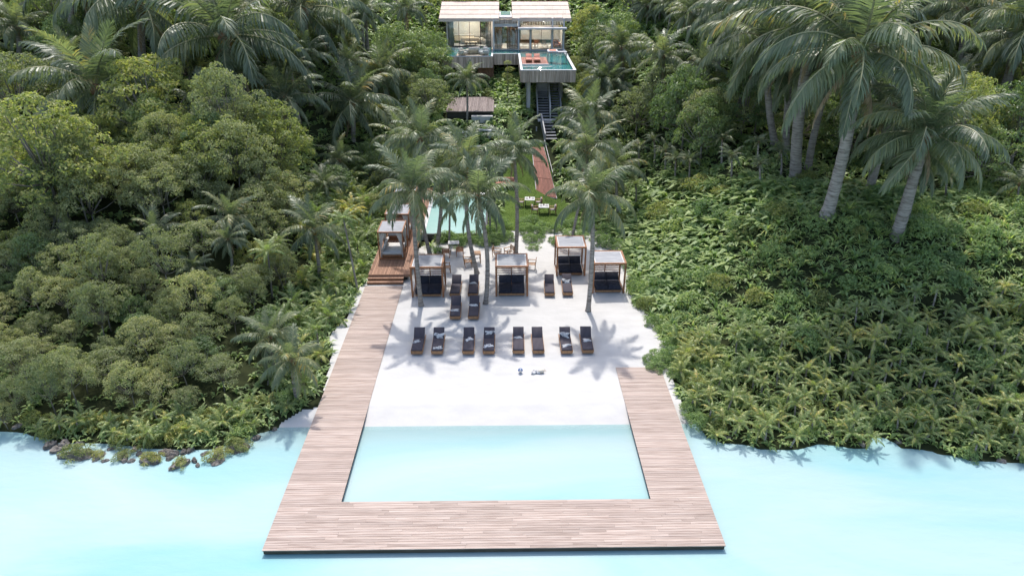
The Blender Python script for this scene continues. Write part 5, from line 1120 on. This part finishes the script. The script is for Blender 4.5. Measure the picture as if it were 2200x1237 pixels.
# garden shrubs round lawn, pool back and patio
X, Y, Z, PX, PY, PS, q = scatter(-16, 14, 54, 90, 1.7, 43, .35); cnt = 0
for x, y, z, px, py, ps in zip(X, Y, Z, PX, PY, PS):
    if not (640 < px < 1330 and 150 < py < 500) or cnt > 260: continue
    u = q.random(); cnt += 1; low = abs(x) < 7
    if u < .45: put(BUSH_B if u < .3 else BUSH_Y, 'garden_bush', 'green bush of the garden slope between lawn and villa patio', 'bush', 'bushes of the garden slope', (x, y, z - .1), q.uniform(.6, 1.0), q, ('foliage',))
    elif u < .85 or low: put(STRAP, 'garden_fern', 'leafy plant of the garden slope between lawn and villa patio', 'plant', 'leafy plants of the garden slope', (x, y, z - .05), q.uniform(.5, .9), q, ('leaves',))
    else: put(MIDT if u < .93 else DARK, 'garden_tree', 'small green tree' if u < .93 else 'dark tree', 'tree', 'small trees of the garden slope' if u < .93 else 'dark trees of the garden slope', (x, y, z - .1), q.uniform(1.0, 1.7), q)
# ground cover under everything: nobody could count it
r = np.random.default_rng(51); n = 60000
X = r.uniform(-75, 75, n); Y = 25 + 100 * r.random(n) ** 1.5; k = free(X, Y); X, Y = X[k], Y[k]; Z = terr(X, Y); P = pix(X, Y, Z); k = ~(inpoly(P[0], P[1], SHRUB_L) & (r.random(len(X)) < .7)) & (P[0] > -60) & (P[0] < 2260) & (P[1] > -40) & (P[1] < 1060)
X, Y, Z, PSc = X[k], Y[k], Z[k], P[2][k]
def cover(X, Y, Z, size, r, per=7):
    n = len(X); az = r.uniform(0, 6.28, (n, per)); e = r.uniform(.5, 1.35, (n, per)); L = size[:, None] * r.uniform(.7, 1.2, (n, per)); ca, sa = np.cos(az), np.sin(az); w = L * .13
    x0, y0, z0 = (np.repeat(a[:, None], per, 1) for a in (X, Y, Z))
    x1, z1 = L * .55 * np.cos(e), L * .55 * np.sin(e); x2, z2 = x1 + L * .5 * np.cos(e - 1.1), z1 + L * .5 * np.sin(e - 1.1)
    V = np.stack([np.stack([x0, y0, z0 - .05], -1), np.stack([x0 + x1 * ca - w * sa, y0 + x1 * sa + w * ca, z0 + z1], -1), np.stack([x0 + x1 * ca + w * sa, y0 + x1 * sa - w * ca, z0 + z1], -1), np.stack([x0 + x2 * ca, y0 + x2 * sa, z0 + z2], -1)], 2).reshape(-1, 3)
    o = np.arange(n * per)[:, None] * 4; F = np.concatenate([o + np.array([0, 2, 1]), o + np.array([1, 2, 3])], 1).reshape(-1, 3); return V, F
V, F = cover(X, Y, Z, np.clip(r.uniform(13, 24, len(X)) / PSc, .35, 1.2), r)
tag(link('undergrowth', mesh_from('undergrowth', V, F, M['leaf_s'])), 'tangled leafy undergrowth covering the jungle floor', kind='stuff')
if far:
    fa = np.array(far); V, F = cover(fa[:, 0], fa[:, 1], fa[:, 2], fa[:, 3], r, 22); tag(link('strap_leaf_cover', mesh_from('strap_leaf_cover', V, F, M['leaf_s'])), 'massed strap leaves on the upper bank', kind='stuff')

# ------------------------------------------------------------------ rocks and islets on the left shore
def rock_mesh(seed, zs=.6):
    r = np.random.default_rng(seed); N, K = 12, 7; V = []; a = r.uniform(0, 6.28, 8)
    for j in range(K + 1):
        th = math.pi * j / K
        for i in range(N):
            ph = 2 * math.pi * i / N; d = 1 + .18 * math.sin(2 * ph + a[0]) * math.sin(th) + .15 * math.sin(3 * ph + 2 * th + a[1]) + .1 * math.sin(5 * th + a[2]) + r.normal(0, .05); V.append((d * math.sin(th) * math.cos(ph), d * math.sin(th) * math.sin(ph), zs * d * math.cos(th)))
    return mesh_from('rock', V, [(j * N + i, (j + 1) * N + i, (j + 1) * N + (i + 1) % N, j * N + (i + 1) % N) for j in range(K) for i in range(N)], M['rock'], False)
ROCK = [rock_mesh(700 + k, .5 + .07 * k) for k in range(5)]
q = np.random.default_rng(44)
RK = [(40, 918, 11), (15, 912, 9), (62, 915, 10), (110, 958, 13), (122, 968, 12), (140, 958, 14), (190, 970, 8), (238, 965, 7), (205, 982, 8), (226, 990, 7), (283, 990, 8), (300, 975, 8), (318, 992, 14), (333, 985, 11), (355, 972, 12), (365, 985, 9), (372, 975, 12), (418, 990, 8), (425, 1000, 6), (410, 968, 9), (455, 990, 10), (470, 965, 8), (535, 912, 9), (552, 942, 9), (505, 970, 9), (540, 930, 8), (290, 965, 9), (170, 955, 10), (395, 972, 9), (440, 975, 8), (590, 922, 6), (1478, 895, 8), (1470, 885, 7), (1560, 942, 9), (1780, 938, 10), (1795, 930, 8), (2090, 985, 10), (1930, 950, 9), (1650, 945, 8), (1850, 955, 9), (2150, 990, 9), (1520, 930, 8)]
for px, py, rp in RK:
    p = at(px, py, W_Z); s = rp / pix(*p)[2]; lf = px < 1000
    o = link('shore_rock', ROCK[int(q.integers(5))], None, (p[0], p[1], W_Z + s * .1), (0, 0, q.uniform(0, 6.28)), (s, s * q.uniform(.7, 1.1), s)); tag(o, 'brown-grey rock in the shallows of the palm-grown shore beside the jetty walkway' if lf else 'dark rock at the foot of the palm thicket bank', 'rock', 'rocks of the walkway-side shore' if lf else 'rocks below the thicket')
for i, (px, py, rp, lab) in enumerate(((165, 978, 33, 'wide'), (212, 980, 18, 'small'), (265, 982, 20, 'sloping'), (325, 988, 24, 'rocky'), (388, 998, 22, 'outermost round'), (468, 982, 26, 'low'), (512, 962, 28, 'long'))):
    p = at(px, py, W_Z); s = rp / pix(*p)[2]
    t = thing('rock_islet', '%s bush-topped rock islet off the walkway-side shore' % lab, 'islet', (p[0], p[1], W_Z)); o = link('rock', ROCK[i % 5], t, (0, 0, 0), (0, 0, i), (s, s * .62, s * .55)); link('foliage', BUSH_Y[i % 3], t, (0, 0, s * .12), (0, 0, i * 2), (s * 1.05, s * .72, s * .62))
